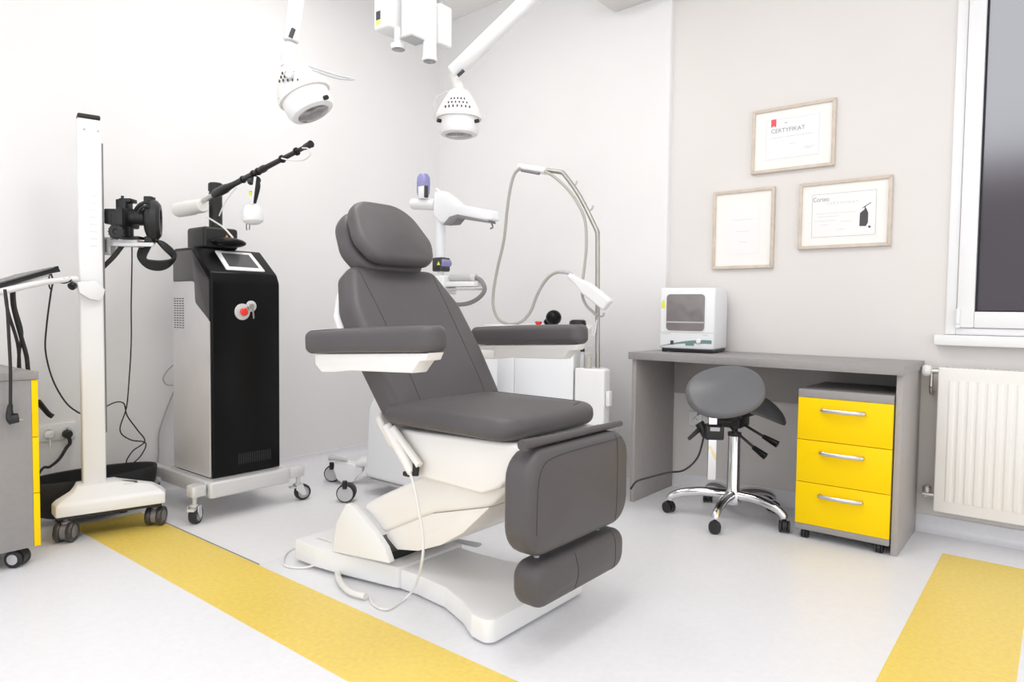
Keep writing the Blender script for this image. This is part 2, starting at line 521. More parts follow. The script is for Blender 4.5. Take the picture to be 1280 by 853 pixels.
# backrest
BO = V((-1.633, CY, .668)); BV = V((-.565, 0, .825)).normalized(); BU = V((0, 1, 0)); BN = BU.cross(BV).normalized()
if BN.x < 0: BN = -BN
def bk(u, v, n): return BO + BU * u + BV * v + BN * n
O = rpoly([(-.255, -.035), (.255, -.035), (.272, .20), (.266, .40), (.205, .560), (-.205, .560), (-.266, .40), (-.272, .20)], [.05, .05, .2, .14, .05, .05, .14, .2], 6)
bm = newbm(); pad(bm, O, .105, .034, BO - BN * .0525, BU, BV, .012)
seams(bm, [[bk(q * .180, .556, .1), bk(q * .172, .40, .1), bk(q * .165, .2, .1), bk(q * .160, .0, .1)] for q in (-1, 1)], BN)
obj('backrest', bm, ['leather', 'seam'], T)
bm = newbm(); O2 = rpoly([(-.262, .24), (.262, .24), (.252, .42), (.19, .53), (-.19, .53), (-.252, .42)], .04, 5)
pad(bm, O2, .035, .015, BO - BN * .1235, BU, BV, 0); obj('back_shell', bm, 'white', T)
bm = newbm(); pad(bm, rpoly([(-.21, -.085), (.21, -.085), (.225, .05), (-.225, .05)], .03, 4), .03, .01, BO - BN * .157, BU, BV, 0); obj('back_frame', bm, 'whitew', T)
# headrest: rear cushion and front pillow
HV = V((-.60, 0, .80)).normalized(); HN = BU.cross(HV).normalized(); HO = at(506, 333, Y=CY)
O = rpoly([(-.14, .0), (.14, .0), (.185, .10), (.14, .288), (-.14, .288), (-.185, .10)], [.075, .075, .09, .13, .13, .09], 8)
bm = newbm(); pad(bm, O, .075, .03, HO - HN * .072 + HV * (.012), BU, HV, .004); obj('headrest_cushion', bm, 'leather', T)
bm = newbm(); pad(bm, O, .06, .028, HO + HN * .004 + HV * .004, BU, HV, .02); obj('headrest_pillow', bm, 'leather', T)
for q in (-1, 1):
    bm = newbm(); cyl(bm, bk(q * .05, .50, -.145), HO - HN * .118 + BU * q * .05 + HV * .12, .008)
    obj('headrest_post', bm, 'steel', T)
# armrests
def arm(y, x0, x1, name, sgn, tilt):
    a = math.radians(tilt); c = V((x0, y, .862)); u = V((math.cos(a), 0, math.sin(a))); w = V((-math.sin(a), 0, math.cos(a))); L = x1 - x0
    O = rpoly([(0, -.048), (L, -.048), (L, .048), (0, .048)], [.012, .04, .04, .012], 6)
    bm = newbm(); pad(bm, O, .072, .022, c, u, (0, 1, 0), .004)
    p = obj(name, bm, 'leather', T)
    P = [(.03, -.0375), (L - .015, -.0375), (L - .028, -.058), (L - .052, -.060), (L - .085, -.092), (.20, -.088), (.12, -.094), (.06, -.094), (.03, -.07)]
    bm = newbm(); prism(bm, P, -.03, .03, o=c, u=u, v=w, bev=.004)
    obj('armrest_bracket', bm, 'whitew', p)
    ya, yb = sorted((y + sgn * .0305, CY - sgn * .23))
    bm = newbm(); box(bm, (x0 + .05, ya, .775), (x0 + .12, yb, .81), .006)
    obj('armrest_support', bm, 'whitew', p)
arm(1.30, -1.855, -1.300, 'armrest', 1, 3.1)
arm(2.12, -1.90, -1.37, 'armrest', -1, 2.6)
# tilt actuator under the backrest
bm = newbm()
a0, a1 = at(484, 532, Y=1.46), at(516, 592, Y=1.46)
cyl(bm, a0, a1, .019, .016, 16, .003); cyl(bm, a0 + V((.03, 0, -.005)), a1 + V((.03, 0, .03)), .012, .012)
with Mi(bm, 1): cyl(bm, a1 + V((.012, 0, -.004)), a1 + V((.016, 0, .036)), .011); box(bm, a1 + V((-.035, -.012, -.012)), a1 + V((-.005, .012, .003)), .003)
obj('tilt_actuator', bm, ['whitew', 'black'], T)
# hand-control cord of the chair
bm = newbm()
tube(bm, path([(512, 590), (518, 610), (524, 640), (529, 675), (527, 705)], Y=1.44) + [at(519, 733, Z=.06), at(505, 750, Z=.006), at(485, 762, Z=.006), at(468, 757, Z=.006), at(462, 745, Z=.008)], .0042, 8)
tube(bm, [at(422, 712, Z=.012), at(424, 725, Z=.016), at(436, 739, Z=.016), at(457, 746, Z=.016)], .011, 10)
obj('control_cord', bm, 'cablew', T)
bm = newbm()
tube(bm, [at(420, 679, Z=.09), at(395, 672, Z=.09), at(372, 684, Z=.01), at(358, 692, Z=.006), at(354, 704, Z=.006), at(362, 709, Z=.006), at(380, 710, Z=.006), at(396, 706, Z=.02)], .004, 8)
obj('power_cord', bm, 'cablew', T)

# ================================================================== DESK, UV BOX, PEDESTAL, STOOL
T = thing('desk', (-1.09, 3.28, 0), 'grey laminate desk standing against the right wall under the framed certificates', 'desk')
bm = newbm(); box(bm, (-1.712, 3.05, .731), (-.484, YR - .004, .767), .0015); obj('desktop', bm, 'desk', T)
bm = newbm(); box(bm, (-1.70, 3.072, 0), (-1.677, YR - .03, .7305), .001); obj('side_panel', bm, 'deskd', T)
bm = newbm(); box(bm, (-.5135, 3.072, 0), (-.4905, YR - .03, .7305), .001); obj('side_panel', bm, 'deskd', T)
bm = newbm(); box(bm, (-1.6765, YR - .036, .525), (-.514, YR - .018, .7305)); obj('modesty_panel', bm, 'deskd', T)

T = thing('drawer_pedestal', (-.70, 3.26, 0), 'grey pedestal with three yellow drawers on castors under the desk', 'drawer unit')
bm = newbm()
box(bm, (-.882, 3.078, .042), (-.866, 3.47, .613)); box(bm, (-.534, 3.078, .042), (-.518, 3.47, .613)); box(bm, (-.866, 3.45, .067), (-.534, 3.468, .613))
box(bm, (-.866, 3.09, .30), (-.534, 3.44, .31))
box(bm, (-.882, 3.058, .6135), (-.518, 3.47, .648), .001); box(bm, (-.882, 3.058, .040), (-.518, 3.47, .0665), .001)
obj('carcass', bm, 'desk', T)
for z0, z1 in ((.0675, .247), (.2495, .430), (.4325, .6125)):
    bm = newbm(); box(bm, (-.8815, 3.056, z0), (-.5185, 3.0775, z1), .0012); d = obj('drawer', bm, 'yellow', T)
    bm = newbm(); zc = z1 - .047
    tube(bm, [(-.782, 3.052, zc), (-.775, 3.036, zc), (-.70, 3.028, zc), (-.628, 3.036, zc), (-.621, 3.052, zc)], .007, 10, k=5)
    for v in bm.verts: v.co.z = zc + (v.co.z - zc) * 1.25
    obj('drawer_handle', bm, 'drawerpull', d)


def small_castor(x, y, r, ztop, parent, yaw=0, m='black', tyre='rubber', w=.012, hub=None):
    """twin-wheel furniture castor"""
    ax = V((math.cos(yaw), math.sin(yaw), 0)); c = V((x, y, r + .0005))
    bm = newbm(); cyl(bm, (x, y, r * 1.2), (x, y, ztop), r * .28)
    cyl(bm, c - ax * w * .35, c + ax * w * .35, r * .75)
    # hood over the wheels
    lathe(bm, [(r * .55, -w * .9), (r * 1.04, -w * .7), (r * 1.04, w * .7), (r * .55, w * .9)], c + V((0, 0, r * .12)), ax, 18)
    f = obj('castor', bm, m, parent)
    for s in (-1, 1):
        bm = newbm(); a = c + ax * s * w * .95; e = c + ax * s * w * 1.75
        lathe(bm, [(r * .35, 0), (r * .92, 0), (r, w * .15), (r, w * .62), (r * .9, w * .8), (r * .7, w * .8), (r * .65, w * .7), (0, w * .7)], a, ax * s, 22)
        if hub:
            with Mi(bm, 1): lathe(bm, [(r * .62, w * .72), (r * .6, w * .86), (0, w * .88)], a, ax * s, 22)
        obj('wheel', bm, [tyre] + ([hub] if hub else []), f)


for x, y in ((-.845, 3.082), (-.555, 3.082), (-.845, 3.44), (-.555, 3.44)): small_castor(x, y, .0192, .0398, T, 0, 'black', 'rubber', .008)

# UV sterilizer cabinet
T = thing('sterilizer_cabinet', (-1.50, 3.36, .767), 'white bench sterilizer box with smoked window on the desktop', 'sterilizer')
mt = Matrix.Translation((-1.505, 3.36, 0)) @ Matrix.Rotation(math.radians(7), 4, 'Z')
W2, D2, Z0, Z1 = .142, .12, .784, 1.095
def mm(x, y, z): return mt @ V((x, y, z))
bm = newbm(); box(bm, (-W2, -D2, Z0), (W2, D2, Z1), .012, 3, mt); obj('housing', bm, 'whiteb', T)
bm = newbm()
for z in (Z0 + .083,): box(bm, (-W2 + .004, -D2 - .0012, z), (W2 - .004, -D2 - .0002, z + .002), 0, 2, mt)
uu = mt.to_3x3() @ V((1, 0, 0)); vv = V((0, 0, 1))
obj('panel_gap', bm, 'greyl', T)
bm = newbm(); prism(bm, rpoly([(-.098, .878), (.098, .878), (.098, 1.062), (-.098, 1.062)], .018, 6), .0005, .005, o=mm(-.006, -D2, 0), u=uu, v=vv, bev=.001); obj('smoked_window', bm, 'smoke', T)
bm = newbm(); prism(bm, [(-.096, .917), (.096, .917), (.096, .924), (-.096, .924)], .0052, .0058, o=mm(-.006, -D2, 0), u=uu, v=vv); obj('shelf_line', bm, 'greyl', T)
bm = newbm()
up_, lo_ = [], []
for k in range(17):
    t = k / 16; x = -.135 + .265 * t; z = .797 + .036 * math.sin(t * PI * .56); th = .001 + .017 * min(1, t * 1.25)
    up_.append((x, z)); lo_.append((x, z - th))
prism(bm, up_ + lo_[::-1], .0003, .0014, o=mm(0, -D2, 0), u=uu, v=vv); obj('swoosh_stripe', bm, 'teal', T)
bm = newbm(); prism(bm, rpoly([(-.022, .803), (.022, .803), (.022, .824), (-.022, .824)], .002), .0015, .0025, o=mm(.02, -D2, 0), u=uu, v=vv); obj('display', bm, 'teal', T)
bm = newbm(); prism(bm, rpoly([(-.008, .806), (.008, .806), (.008, .826), (-.008, .826)], .002), .0016, .004, o=mm(-.072, -D2, 0), u=uu, v=vv); obj('power_switch', bm, 'inkd', T)
bm = newbm(); lathe(bm, [(.012, 0), (.012, .008), (.009, .011), (0, .011)], mm(.066, -D2 - .0016, .826), -(mt.to_3x3() @ V((0, 1, 0)))); obj('dial', bm, 'white', T)
bm = newbm(); prism(bm, [(-.010, .97), (.010, .97), (.010, .996), (0, 1.018), (-.010, .996)], .0003, .001, o=mm(-.122, -D2, .02), u=uu, v=vv); obj('warning_sticker', bm, 'warny', T)
for x_, l_, z_ in ((-.125, .042, .857), (.084, .026, .854)):
    bm = newbm(); prism(bm, [(x_, z_), (x_ + l_, z_), (x_ + l_, z_ + .0045), (x_, z_ + .0045)], .0003, .0008, o=mm(0, -D2, 0), u=uu, v=vv); obj('printed_mark', bm, 'inkl', T)
bm = newbm()
for x in (-.12, .12):
    for y in (-.1, .1): cyl(bm, mm(x, y, .7675), mm(x, y, .7845), .012)
box(bm, (-.118, -.114, .772), (.135, .114, .7838), 0, 2, mt)
obj('foot_plate', bm, 'black', T)

# saddle stool
SX, SY = -1.185, 3.13
T = thing('saddle_stool', (SX, SY, 0), 'grey saddle stool with chrome five star base tucked under the desk', 'stool')
bm = newbm()
lathe(bm, [(.0, .075), (.036, .075), (.042, .09), (.042, .125), (.034, .14), (.030, .15), (.029, .395), (.0, .395)], (SX, SY, 0), (0, 0, 1), 28)
hub_o = obj('column', bm, 'chrome', T)
for k, (cx, cy) in enumerate([(-1.462, 3.03), (-1.165, 2.872), (-.935, 3.09), (-1.39, 3.325), (-1.075, 3.37)]):
    d = V((cx - SX, cy - SY, 0)); L = d.length; d.normalize()
    bm = newbm()
    pts = [V((SX, SY, .118)) + d * .03, V((SX, SY, .118)) + d * L * .5, V((SX, SY, .10)) + d * L * .82, V((SX, SY, .078)) + d * (L * .97), V((SX, SY, .062)) + d * (L * .99)]
    tube(bm, pts, .02, 14, k=6, radii=(.023, .016))
    leg = obj('star_leg', bm, 'chrome', T)
    small_castor(cx, cy, .026, .064, leg, math.atan2(d.y, d.x) + (.9, .3, .5, 1.2, 1.6)[k], 'black', 'rubber', .013)
bm = newbm()
cyl(bm, (SX, SY, .3955), (SX, SY, .412), .031); cyl(bm, (SX, SY, .412), (SX, SY, .46), .014); box(bm, (SX - .05, SY - .10, .445), (SX + .06, SY + .03, .495), .01)
box(bm, (SX - .10, SY - .12, .495), (SX + .08, SY + .09, .525), .006)
box(bm, (SX - .055, SY - .19, .485), (SX + .055, SY - .10, .53), .008)
obj('tilt_mechanism', bm, 'black', T)
# saddle seat
bm = newbm()
N1, N2 = 28, 20
top, bot = [], []
for i in range(N1 + 1):
    a = 2 * PI * i / N1
    rt, rb = [], []
    for j in range(N2 + 1):
        rr = j / N2
        x = .205 * rr * math.cos(a); y = .175 * rr * math.sin(a)
        narrow = 1 - .28 * max(0, -y / .175)
        xx = x * narrow
        z = .585 - 1.9 * xx * xx + .55 * max(0, y) ** 2 - .028 * rr ** 6
        rt.append(bm.verts.new((SX + .03 + xx, SY - .03 + y, z)))
        rb.append(bm.verts.new((SX + .03 + xx, SY - .03 + y, z - .052 * (1 - rr ** 4) - .004)))
    top.append(rt); bot.append(rb)
for i in range(N1):
    for j in range(N2):
        bm.faces.new((top[i][j], top[i + 1][j], top[i + 1][j + 1], top[i][j + 1])); bm.faces.new((bot[i][j], bot[i][j + 1], bot[i + 1][j + 1], bot[i + 1][j]))
    bm.faces.new((top[i][-1], top[i + 1][-1], bot[i + 1][-1], bot[i][-1]))
bmesh.ops.remove_doubles(bm, verts=bm.verts, dist=1e-5); bmesh.ops.recalc_face_normals(bm, faces=bm.faces)
obj('saddle_seat', bm, 'stooldark', T)
# tilted back pad facing the room
bc = at(907, 490, d=2.92)
mtb = Matrix.Rotation(math.radians(33), 3, 'Z') @ Matrix.Rotation(math.radians(-32), 3, 'X') @ Matrix.Rotation(math.radians(-12), 3, 'Y')
bm = newbm()
ub, vb = mtb @ V((1, 0, 0)), mtb @ V((0, 0, 1))
Oe = [(.170 * math.copysign(abs(math.cos(a)) ** .92, math.cos(a)), .118 * math.copysign(abs(math.sin(a)) ** .92, math.sin(a))) for a in [2 * PI * k / 40 for k in range(40)]]
pad(bm, Oe, .05, .022, bc, ub, vb, .022); obj('back_pad', bm, 'stoolgrey', T)
bm = newbm(); q0, q1 = at(891, 512, d=2.99), at(889, 600, d=2.98)
box(bm, (-.018, -.008, 0), (.018, .008, (q0 - q1).length), .004, 2, Matrix.Translation(q1) @ Matrix.Rotation(math.radians(33), 4, 'Z')); obj('back_pad_bar', bm, 'chrome', T)
bm = newbm(); qc = at(892, 540, d=2.96)
box(bm, (-.04, -.03, -.032), (.04, .03, .032), .008, 3, Matrix.Translation(qc) @ Matrix.Rotation(math.radians(33), 4, 'Z'))
with Mi(bm, 1): box(bm, (-.02, -.0315, .008), (.02, -.0302, .024), 0, 2, Matrix.Translation(qc) @ Matrix.Rotation(math.radians(33), 4, 'Z'))
obj('bar_clamp', bm, ['black', 'greyl'], T)
bm = newbm(); k0 = at(877, 535, d=2.98); k1 = at(861, 549, d=2.95)
tube(bm, [qc + V((-.03, .01, .01)), k0, k1], .009, 10, radii=(.016, .008)); cyl(bm, k0 + V((-.012, 0, .02)), k0 + V((.02, .01, -.03)), .02, .022); obj('clamp_lever', bm, 'black', T)
for a, b_, c in (((912, 533), (945, 562), (957, 571)), ((928, 530), (958, 548), (972, 556))):
    bm = newbm(); A, B, C2 = at(*a, d=3.05), at(*b_, d=2.98), at(*c, d=2.95)
    cyl(bm, A, B, .006)
    lv = obj('lever', bm, 'black', T)
    bm = newbm(); tube(bm, [B - (C2 - B) * .3, B + (C2 - B) * .3, C2], .013, 12, radii=(.010, .016)); obj('lever_grip', bm, 'gloss', lv)

# black cord under the desk
bm = newbm()
tube(bm, path([(880, 546), (872, 572), (855, 588), (835, 591), (808, 600), (790, 605)], d=3.0)[:3] + [at(835, 591, d=3.05), at(812, 597, d=3.05), at(796, 602, d=3.05), at(788, 612, d=3.05)], .0045, 8)
tag(obj('cable', bm, 'cable'), 'black power cord trailing from the stool past the left desk panel', 'cord')

# ================================================================== RADIATOR
T = thing('radiator', (.15, 3.45, .12), 'white ribbed panel radiator on the wall below the window', 'radiator')
RX0, RX1, RZ0, RZ1, RY0, RY1 = -.415, .75, .124, .748, 3.415, 3.50
bm = newbm(); box(bm, (RX0, RY0, RZ0), (RX1, RY0 + .016, RZ1), .006, 3)
x = RX0 + .052
while x < RX1 - .04:
    P = rpoly([(-.014, .0005), (-.007, -.0032), (.007, -.0032), (.014, .0005), (.014, .004), (-.014, .004)], .003, 2)
    bm2n = len(bm.verts)
    prism(bm, [(x + a, RY0 + b_) for a, b_ in P], RZ0 + .05, RZ1 - .055, bev=.002)
    x += .0335
obj('front_panel', bm, 'rad', T, ang=30)
bm = newbm(); box(bm, (RX0, RY0 + .018, RZ0 + .01), (RX0 + .006, RY1, RZ1), .002); obj('side_cover', bm, 'rad', T)
bm = newbm()
for k in range(60):
    xx = RX0 + .02 + k * .019
    box(bm, (xx, RY0 + .02, RZ1 - .006), (xx + .006, RY1, RZ1 - .001))
box(bm, (RX0 + .008, RY1 - .006, RZ1 - .02), (RX1, RY1, RZ1 - .001)); obj('top_grille', bm, 'rad', T)
bm = newbm(); box(bm, (RX0 + .008, RY1 - .02, RZ0 + .01), (RX1, RY1 - .004, RZ1 - .03), .004)
for xx in (-.2, .5): box(bm, (xx, RY1 - .004, .3), (xx + .04, YR - .001, .6))
obj('rear_panel', bm, 'rad', T)
bm = newbm(); cyl(bm, (RX0 - .002, 3.46, .728), (RX0 - .03, 3.46, .728), .011)
cyl(bm, (RX0 - .03, 3.46, .728), (RX0 - .03, 3.46, .66), .008)
tube(bm, [(RX0 - .03, 3.46, .66), (RX0 - .03, 3.48, .63), (RX0 - .03, YR - .006, .628)], .008, 10); v_ = obj('valve', bm, 'brass', T)
bm = newbm(); lathe(bm, [(.012, 0), (.019, .005), (.024, .011), (.025, .028), (.021, .036), (.012, .040), (0, .041)], (RX0 - .028, 3.46, .728), (-1, 0, .05), 24); obj('thermostat_knob', bm, 'white', v_)
bm = newbm(); cyl(bm, (RX0 - .002, 3.46, .185), (RX0 - .045, 3.46, .185), .010); lathe(bm, [(.017, 0), (.018, .02), (.012, .028), (0, .028)], (RX0 - .03, 3.46, .195), (0, 0, 1), 16)
tube(bm, [(RX0 - .035, 3.46, .18), (RX0 - .045, 3.5, .17), (RX0 - .045, YR - .006, .17)], .008, 10); obj('lower_valve', bm, 'alu', T)

# ================================================================== CERTIFICATES
def frame_pic(x0, x1, z0, z1, label, fill):
    t = thing('picture_frame', ((x0 + x1) / 2, YR - .012, z0), label, 'framed certificate', 'framed certificates on the right wall')
    w = .016; ya, yb = YR - .022, YR - .0008
    bm = newbm()
    for P in ([(x0, z0), (x1, z0), (x1 - w, z0 + w), (x0 + w, z0 + w)], [(x0, z1), (x1, z1), (x1 - w, z1 - w), (x0 + w, z1 - w)],
              [(x0, z0), (x0, z1), (x0 + w, z1 - w), (x0 + w, z0 + w)], [(x1, z0), (x1, z1), (x1 - w, z1 - w), (x1 - w, z0 + w)]):
        prism(bm, P, -yb, -ya, bev=.002, both=False, **XZ)
    obj('wood_frame', bm, 'wood', t)
    bm = newbm(); box(bm, (x0 + w, YR - .012, z0 + w), (x1 - w, YR - .004, z1 - w)); obj('mount', bm, 'card', t)
    fill(t)
def sheet(t, x0, x1, z0, z1, m='paper'):
    bm = newbm(); box(bm, (x0, YR - .0130, z0), (x1, YR - .0122, z1)); return obj('certificate', bm, m, t)
def lines(t, segs, m, y=YR - .0134, h=.0016):
    bm = newbm()
    for x0, x1, z in segs: box(bm, (x0, y, z - h / 2), (x1, y + .0003, z + h / 2))
    return obj('printed_lines', bm, m, t)
def border(t, x0, x1, z0, z1, m, w=.0015, y=YR - .0134):
    bm = newbm()
    for a in ((x0, x1, z0, z0 + w), (x0, x1, z1 - w, z1), (x0, x0 + w, z0, z1), (x1 - w, x1, z0, z1)): box(bm, (a[0], y, a[2]), (a[1], y + .0003, a[3]))
    return obj('printed_border', bm, m, t)
UX, UZ = (1, 0, 0), (0, 0, 1)
def f1(t):
    c = sheet(t, -1.41, -1.235, 1.275, 1.535)
    lines(c, [(-1.355, -1.285, 1.395), (-1.34, -1.30, 1.34), (-1.37, -1.27, 1.455)], 'inkl', h=.002)
frame_pic(-1.482, -1.161, 1.202, 1.611, 'portrait framed certificate, the lower left of the three on the wall', f1)
def f2(t):
    x0, x1, z0, z1 = -1.218, -.955, 1.742, 1.945
    c = sheet(t, x0, x1, z0, z1)
    border(c, x0 + .004, x1 - .004, z0 + .004, z1 - .004, 'inkl')
    bm = newbm(); prism(bm, [(-1.190, 1.945), (-1.165, 1.945), (-1.165, 1.905), (-1.1775, 1.912), (-1.190, 1.905)], -(YR - .0131), -(YR - .0137), **XZ); obj('red_ribbon', bm, 'redp', c)
    text('certificate_title', 'CERTYFIKAT', .029, (-1.190, YR - .0134, 1.876), UX, UZ, 'ink', c)
    lines(c, [(-1.19, -1.13, 1.852), (-1.12, -.99, 1.852), (-1.10, -1.07, 1.815), (-1.03, -.98, 1.79), (-1.02, -.99, 1.783)], 'inkl', h=.003)
    lines(c, [(-1.125, -1.11, 1.92)], 'ink', h=.003)
frame_pic(-1.285, -.886, 1.682, 2.002, 'landscape framed certificate with a red ribbon mark, topmost of the three on the wall', f2)
def f3(t):
    x0, x1, z0, z1 = -.985, -.695, 1.338, 1.553
    c = sheet(t, x0, x1, z0, z1)
    border(c, x0 + .004, x1 - .004, z0 + .004, z1 - .004, 'ink', .0012)
    text('certificate_word', 'Corteo', .030, (-.978, YR - .0134, 1.514), UX, UZ, 'ink', c, sx=.82)
    text('certificate_title', 'C E R T Y F I K A T', .017, (-.915, YR - .0134, 1.496), UX, UZ, 'inkl', c)
    lines(c, [(-.965, -.78, 1.455), (-.955, -.86, 1.44), (-.97, -.87, 1.42), (-.85, -.81, 1.412), (-.94, -.90, 1.40), (-.86, -.83, 1.375)], 'inkl', h=.002)
    bm = newbm(); y = -(YR - .0131); y2 = -(YR - .0136)
    prism(bm, [(-.768, 1.385), (-.740, 1.383), (-.732, 1.40), (-.732, 1.445), (-.742, 1.468), (-.752, 1.458), (-.767, 1.445)], y, y2, **XZ)
    prism(bm, [(-.758, 1.466), (-.757, 1.470), (-.722, 1.492), (-.721, 1.489)], y, y2, **XZ)
    prism(bm, [(-.748, 1.464), (-.744, 1.464), (-.744, 1.476), (-.748, 1.476)], y, y2, **XZ)
    prism(bm, rpoly([(-.730, 1.374), (-.720, 1.374), (-.720, 1.384), (-.730, 1.384)], .004), y, y2, **XZ)
    obj('machine_print', bm, 'inkd', c)
frame_pic(-1.042, -.634, 1.287, 1.609, 'landscape framed certificate with a black machine picture, lower right of the three', f3)

# ================================================================== LASER MACHINE
T = thing('laser_machine', (-3.16, 1.72, 0), 'tall black and silver laser machine with a touch screen and jointed arm', 'laser machine')
LX, LB, LY0, LY1 = -2.975, -3.345, 1.535, 1.872
PR = [(LB, .19), (LX, .19), (LX, 1.085), (LX - .022, 1.128), (LX - .172, 1.246), (LB, 1.246)]
bm = newbm(); prism(bm, rpoly(PR, [.005, .005, .05, .03, .03, .02], 5), -LY1, -LY0 - .0, bev=.012, seg=3, **XZ); body = obj('body', bm, 'gloss', T)
# charcoal upper side and silver lower side skins
bm = newbm()
prism(bm, rpoly([(LB + .004, 1.09), (-3.13, 1.09), (-3.13, .985), (-3.0, .90), (LX - .022, .90), (LX - .024, 1.09), (LX - .182, 1.232), (LB + .004, 1.232)], [.003, .01, .02, .01, .003, .03, .02, .02], 4), -LY0, -LY0 + .004, bev=.0015, both=False, **XZ)
obj('upper_side_panel', bm, 'charcoal', T)
bm = newbm()
prism(bm, rpoly([(LB, .192), (LX - .02, .192), (LX - .02, .90), (-3.0, .912), (-3.125, .99), (-3.132, 1.088), (LB, 1.088)], [.002, .002, .02, .03, .03, .02, .002], 4), -LY0, -LY0 + .007, bev=.002, both=False, **XZ)
sp = obj('side_panel', bm, 'silver', T)
bm = newbm()
for c in range(4):
    for r in range(13):
        x = -3.327 + c * .027; z = 1.005 - r * .0115
        box(bm, (x, LY0 - .0078, z), (x + .017, LY0 - .0068, z + .0045))
o = obj('vent_slots', bm, 'black', sp); 
bm = newbm(); prism(bm, rpoly([(LB, .192), (LX - .02, .192), (LX - .02, .90), (LB, 1.088)], .004), -LY1 - .007, -LY1, bev=.002, both=False, **XZ); obj('side_panel', bm, 'silver', T)
# sloped screen
s0 = V((LX - .034, 0, 1.1374)); s1 = V((LX - .160, 0, 1.2366)); sv = (s1 - s0).normalized(); su = V((0, 1, 0)); L = (s1 - s0).length
bm = newbm(); prism(bm, rpoly([(1.622, .004), (1.818, .004), (1.812, L - .006), (1.628, L - .006)], .006, 4), .0005, .005, o=s0, u=su, v=sv, bev=.0015, both=False); sf = obj('screen_bezel', bm, 'white', T)
bm = newbm(); prism(bm, rpoly([(1.645, .028), (1.795, .028), (1.790, L - .026), (1.650, L - .026)], .002), .0052, .006, o=s0, u=su, v=sv); obj('screen', bm, 'screen', sf)
# emergency stop
bm = newbm(); cc = at(303, 390, X=LX + .003); c2 = at(314, 383, X=LX + .003)
lathe(bm, [(.038, 0), (.038, .004), (.035, .006), (0, .006)], (LX + .0005, cc.y, cc.z), (1, 0, 0), 28); lathe(bm, [(.026, 0), (.026, .004), (.023, .006), (0, .006)], (LX + .0005, c2.y, c2.z), (1, 0, 0), 24)
sb = obj('switch_plate', bm, 'silverl', T)
bm = newbm(); lathe(bm, [(.014, .006), (.014, .014), (.019, .015), (.019, .022), (.014, .027), (0, .028)], (LX, cc.y, cc.z), (1, 0, 0), 24); obj('emergency_button', bm, 'red', sb)
bm = newbm(); lathe(bm, [(.012, .006), (.012, .013), (0, .013)], (LX, c2.y, c2.z), (1, 0, 0), 16); prism(bm, rpoly([(c2.y - .004, c2.z + .008), (c2.y + .004, c2.z + .008), (c2.y + .009, c2.z - .055), (c2.y + .003, c2.z - .06)], .001), .013, .016, o=(LX, 0, 0), **YZ); obj('key', bm, 'steel', sb)
bm = newbm()
for k in range(15): box(bm, (LX - .001, 1.655 + k * .0115, .235), (LX + .0012, 1.655 + k * .0115 + .006, .285))
obj('front_vent', bm, 'black', T)
# head block, post, arm
bm = newbm(); box(bm, (-3.33, 1.592, 1.247), (-3.16, 1.765, 1.35), .014, 3); obj('head_block', bm, 'black', T)
bm = newbm(); prism(bm, [(-.018, 0), (.018, 0), (0, .032)], .0004, .0012, o=(-3.1598, 1.705, 1.287), **YZ); obj('warning_sign', bm, 'warn', T)
bm = newbm(); hc = V((-3.075, 1.70, 1.268)); 
ell(bm, hc + V((-.028, -.015, .008)), (.050, .085, .024)); obj('head_handle', bm, 'gloss', T)
bm = newbm(); PX = -3.255; cyl(bm, (PX, 1.70, 1.351), (PX, 1.70, 1.53), .031, bev=.004); cyl(bm, (PX, 1.70, 1.53), (PX, 1.70, 1.575), .034, bev=.006); 
obj('post', bm, 'black', T)
A0, A1 = at(272, 241, Y=1.62), at(389, 180, Y=1.62)
ad = (A1 - A0); bm = newbm()
lathe(bm, [(.018, -.03), (.021, -.01), (.021, .07), (.016, .10), (.0125, .15), (.0125, ad.length * .50), (.0155, ad.length * .51), (.0155, ad.length * .54), (.0115, ad.length * .56), (.009, ad.length * .93), (.0115, ad.length * .94), (.0145, ad.length)], A0, ad, 20)
for t in (.30, .42, .47, .72, .86):
    p = A0 + ad * t; lathe(bm, [(.0165, 0), (.0165, .006)], p, ad, 12)
ao = obj('jointed_arm', bm, 'black', T)
W0, W1 = at(222, 263, Y=1.62), at(254, 257, Y=1.62)
bm = newbm(); cyl(bm, at(244, 257, Y=1.62), A0, .012); obj('counterweight_rod', bm, 'alu', ao)
bm = newbm(); wl = (W1 - W0).length
lathe(bm, [(.0, 0), (.028, .002), (.036, .012), (.037, wl * .6), (.033, wl * .62), (.034, wl * .95), (.028, wl), (0, wl)], W0, W1 - W0, 24); obj('counterweight', bm, 'whitew', ao)
bm = newbm(); tube(bm, path([(352, 198), (366, 201), (380, 200), (388, 193), (385, 186), (378, 185)], Y=1.60), .0028, 8); obj('guide_wire', bm, 'cablew', ao)
bm = newbm(); tube(bm, path([(296, 234), (287, 245), (280, 256), (274, 270)], Y=1.60), .003, 8); tube(bm, path([(258, 271), (268, 277), (280, 285), (291, 297)], Y=1.60), .004, 8); obj('air_hose', bm, 'cablew', T)
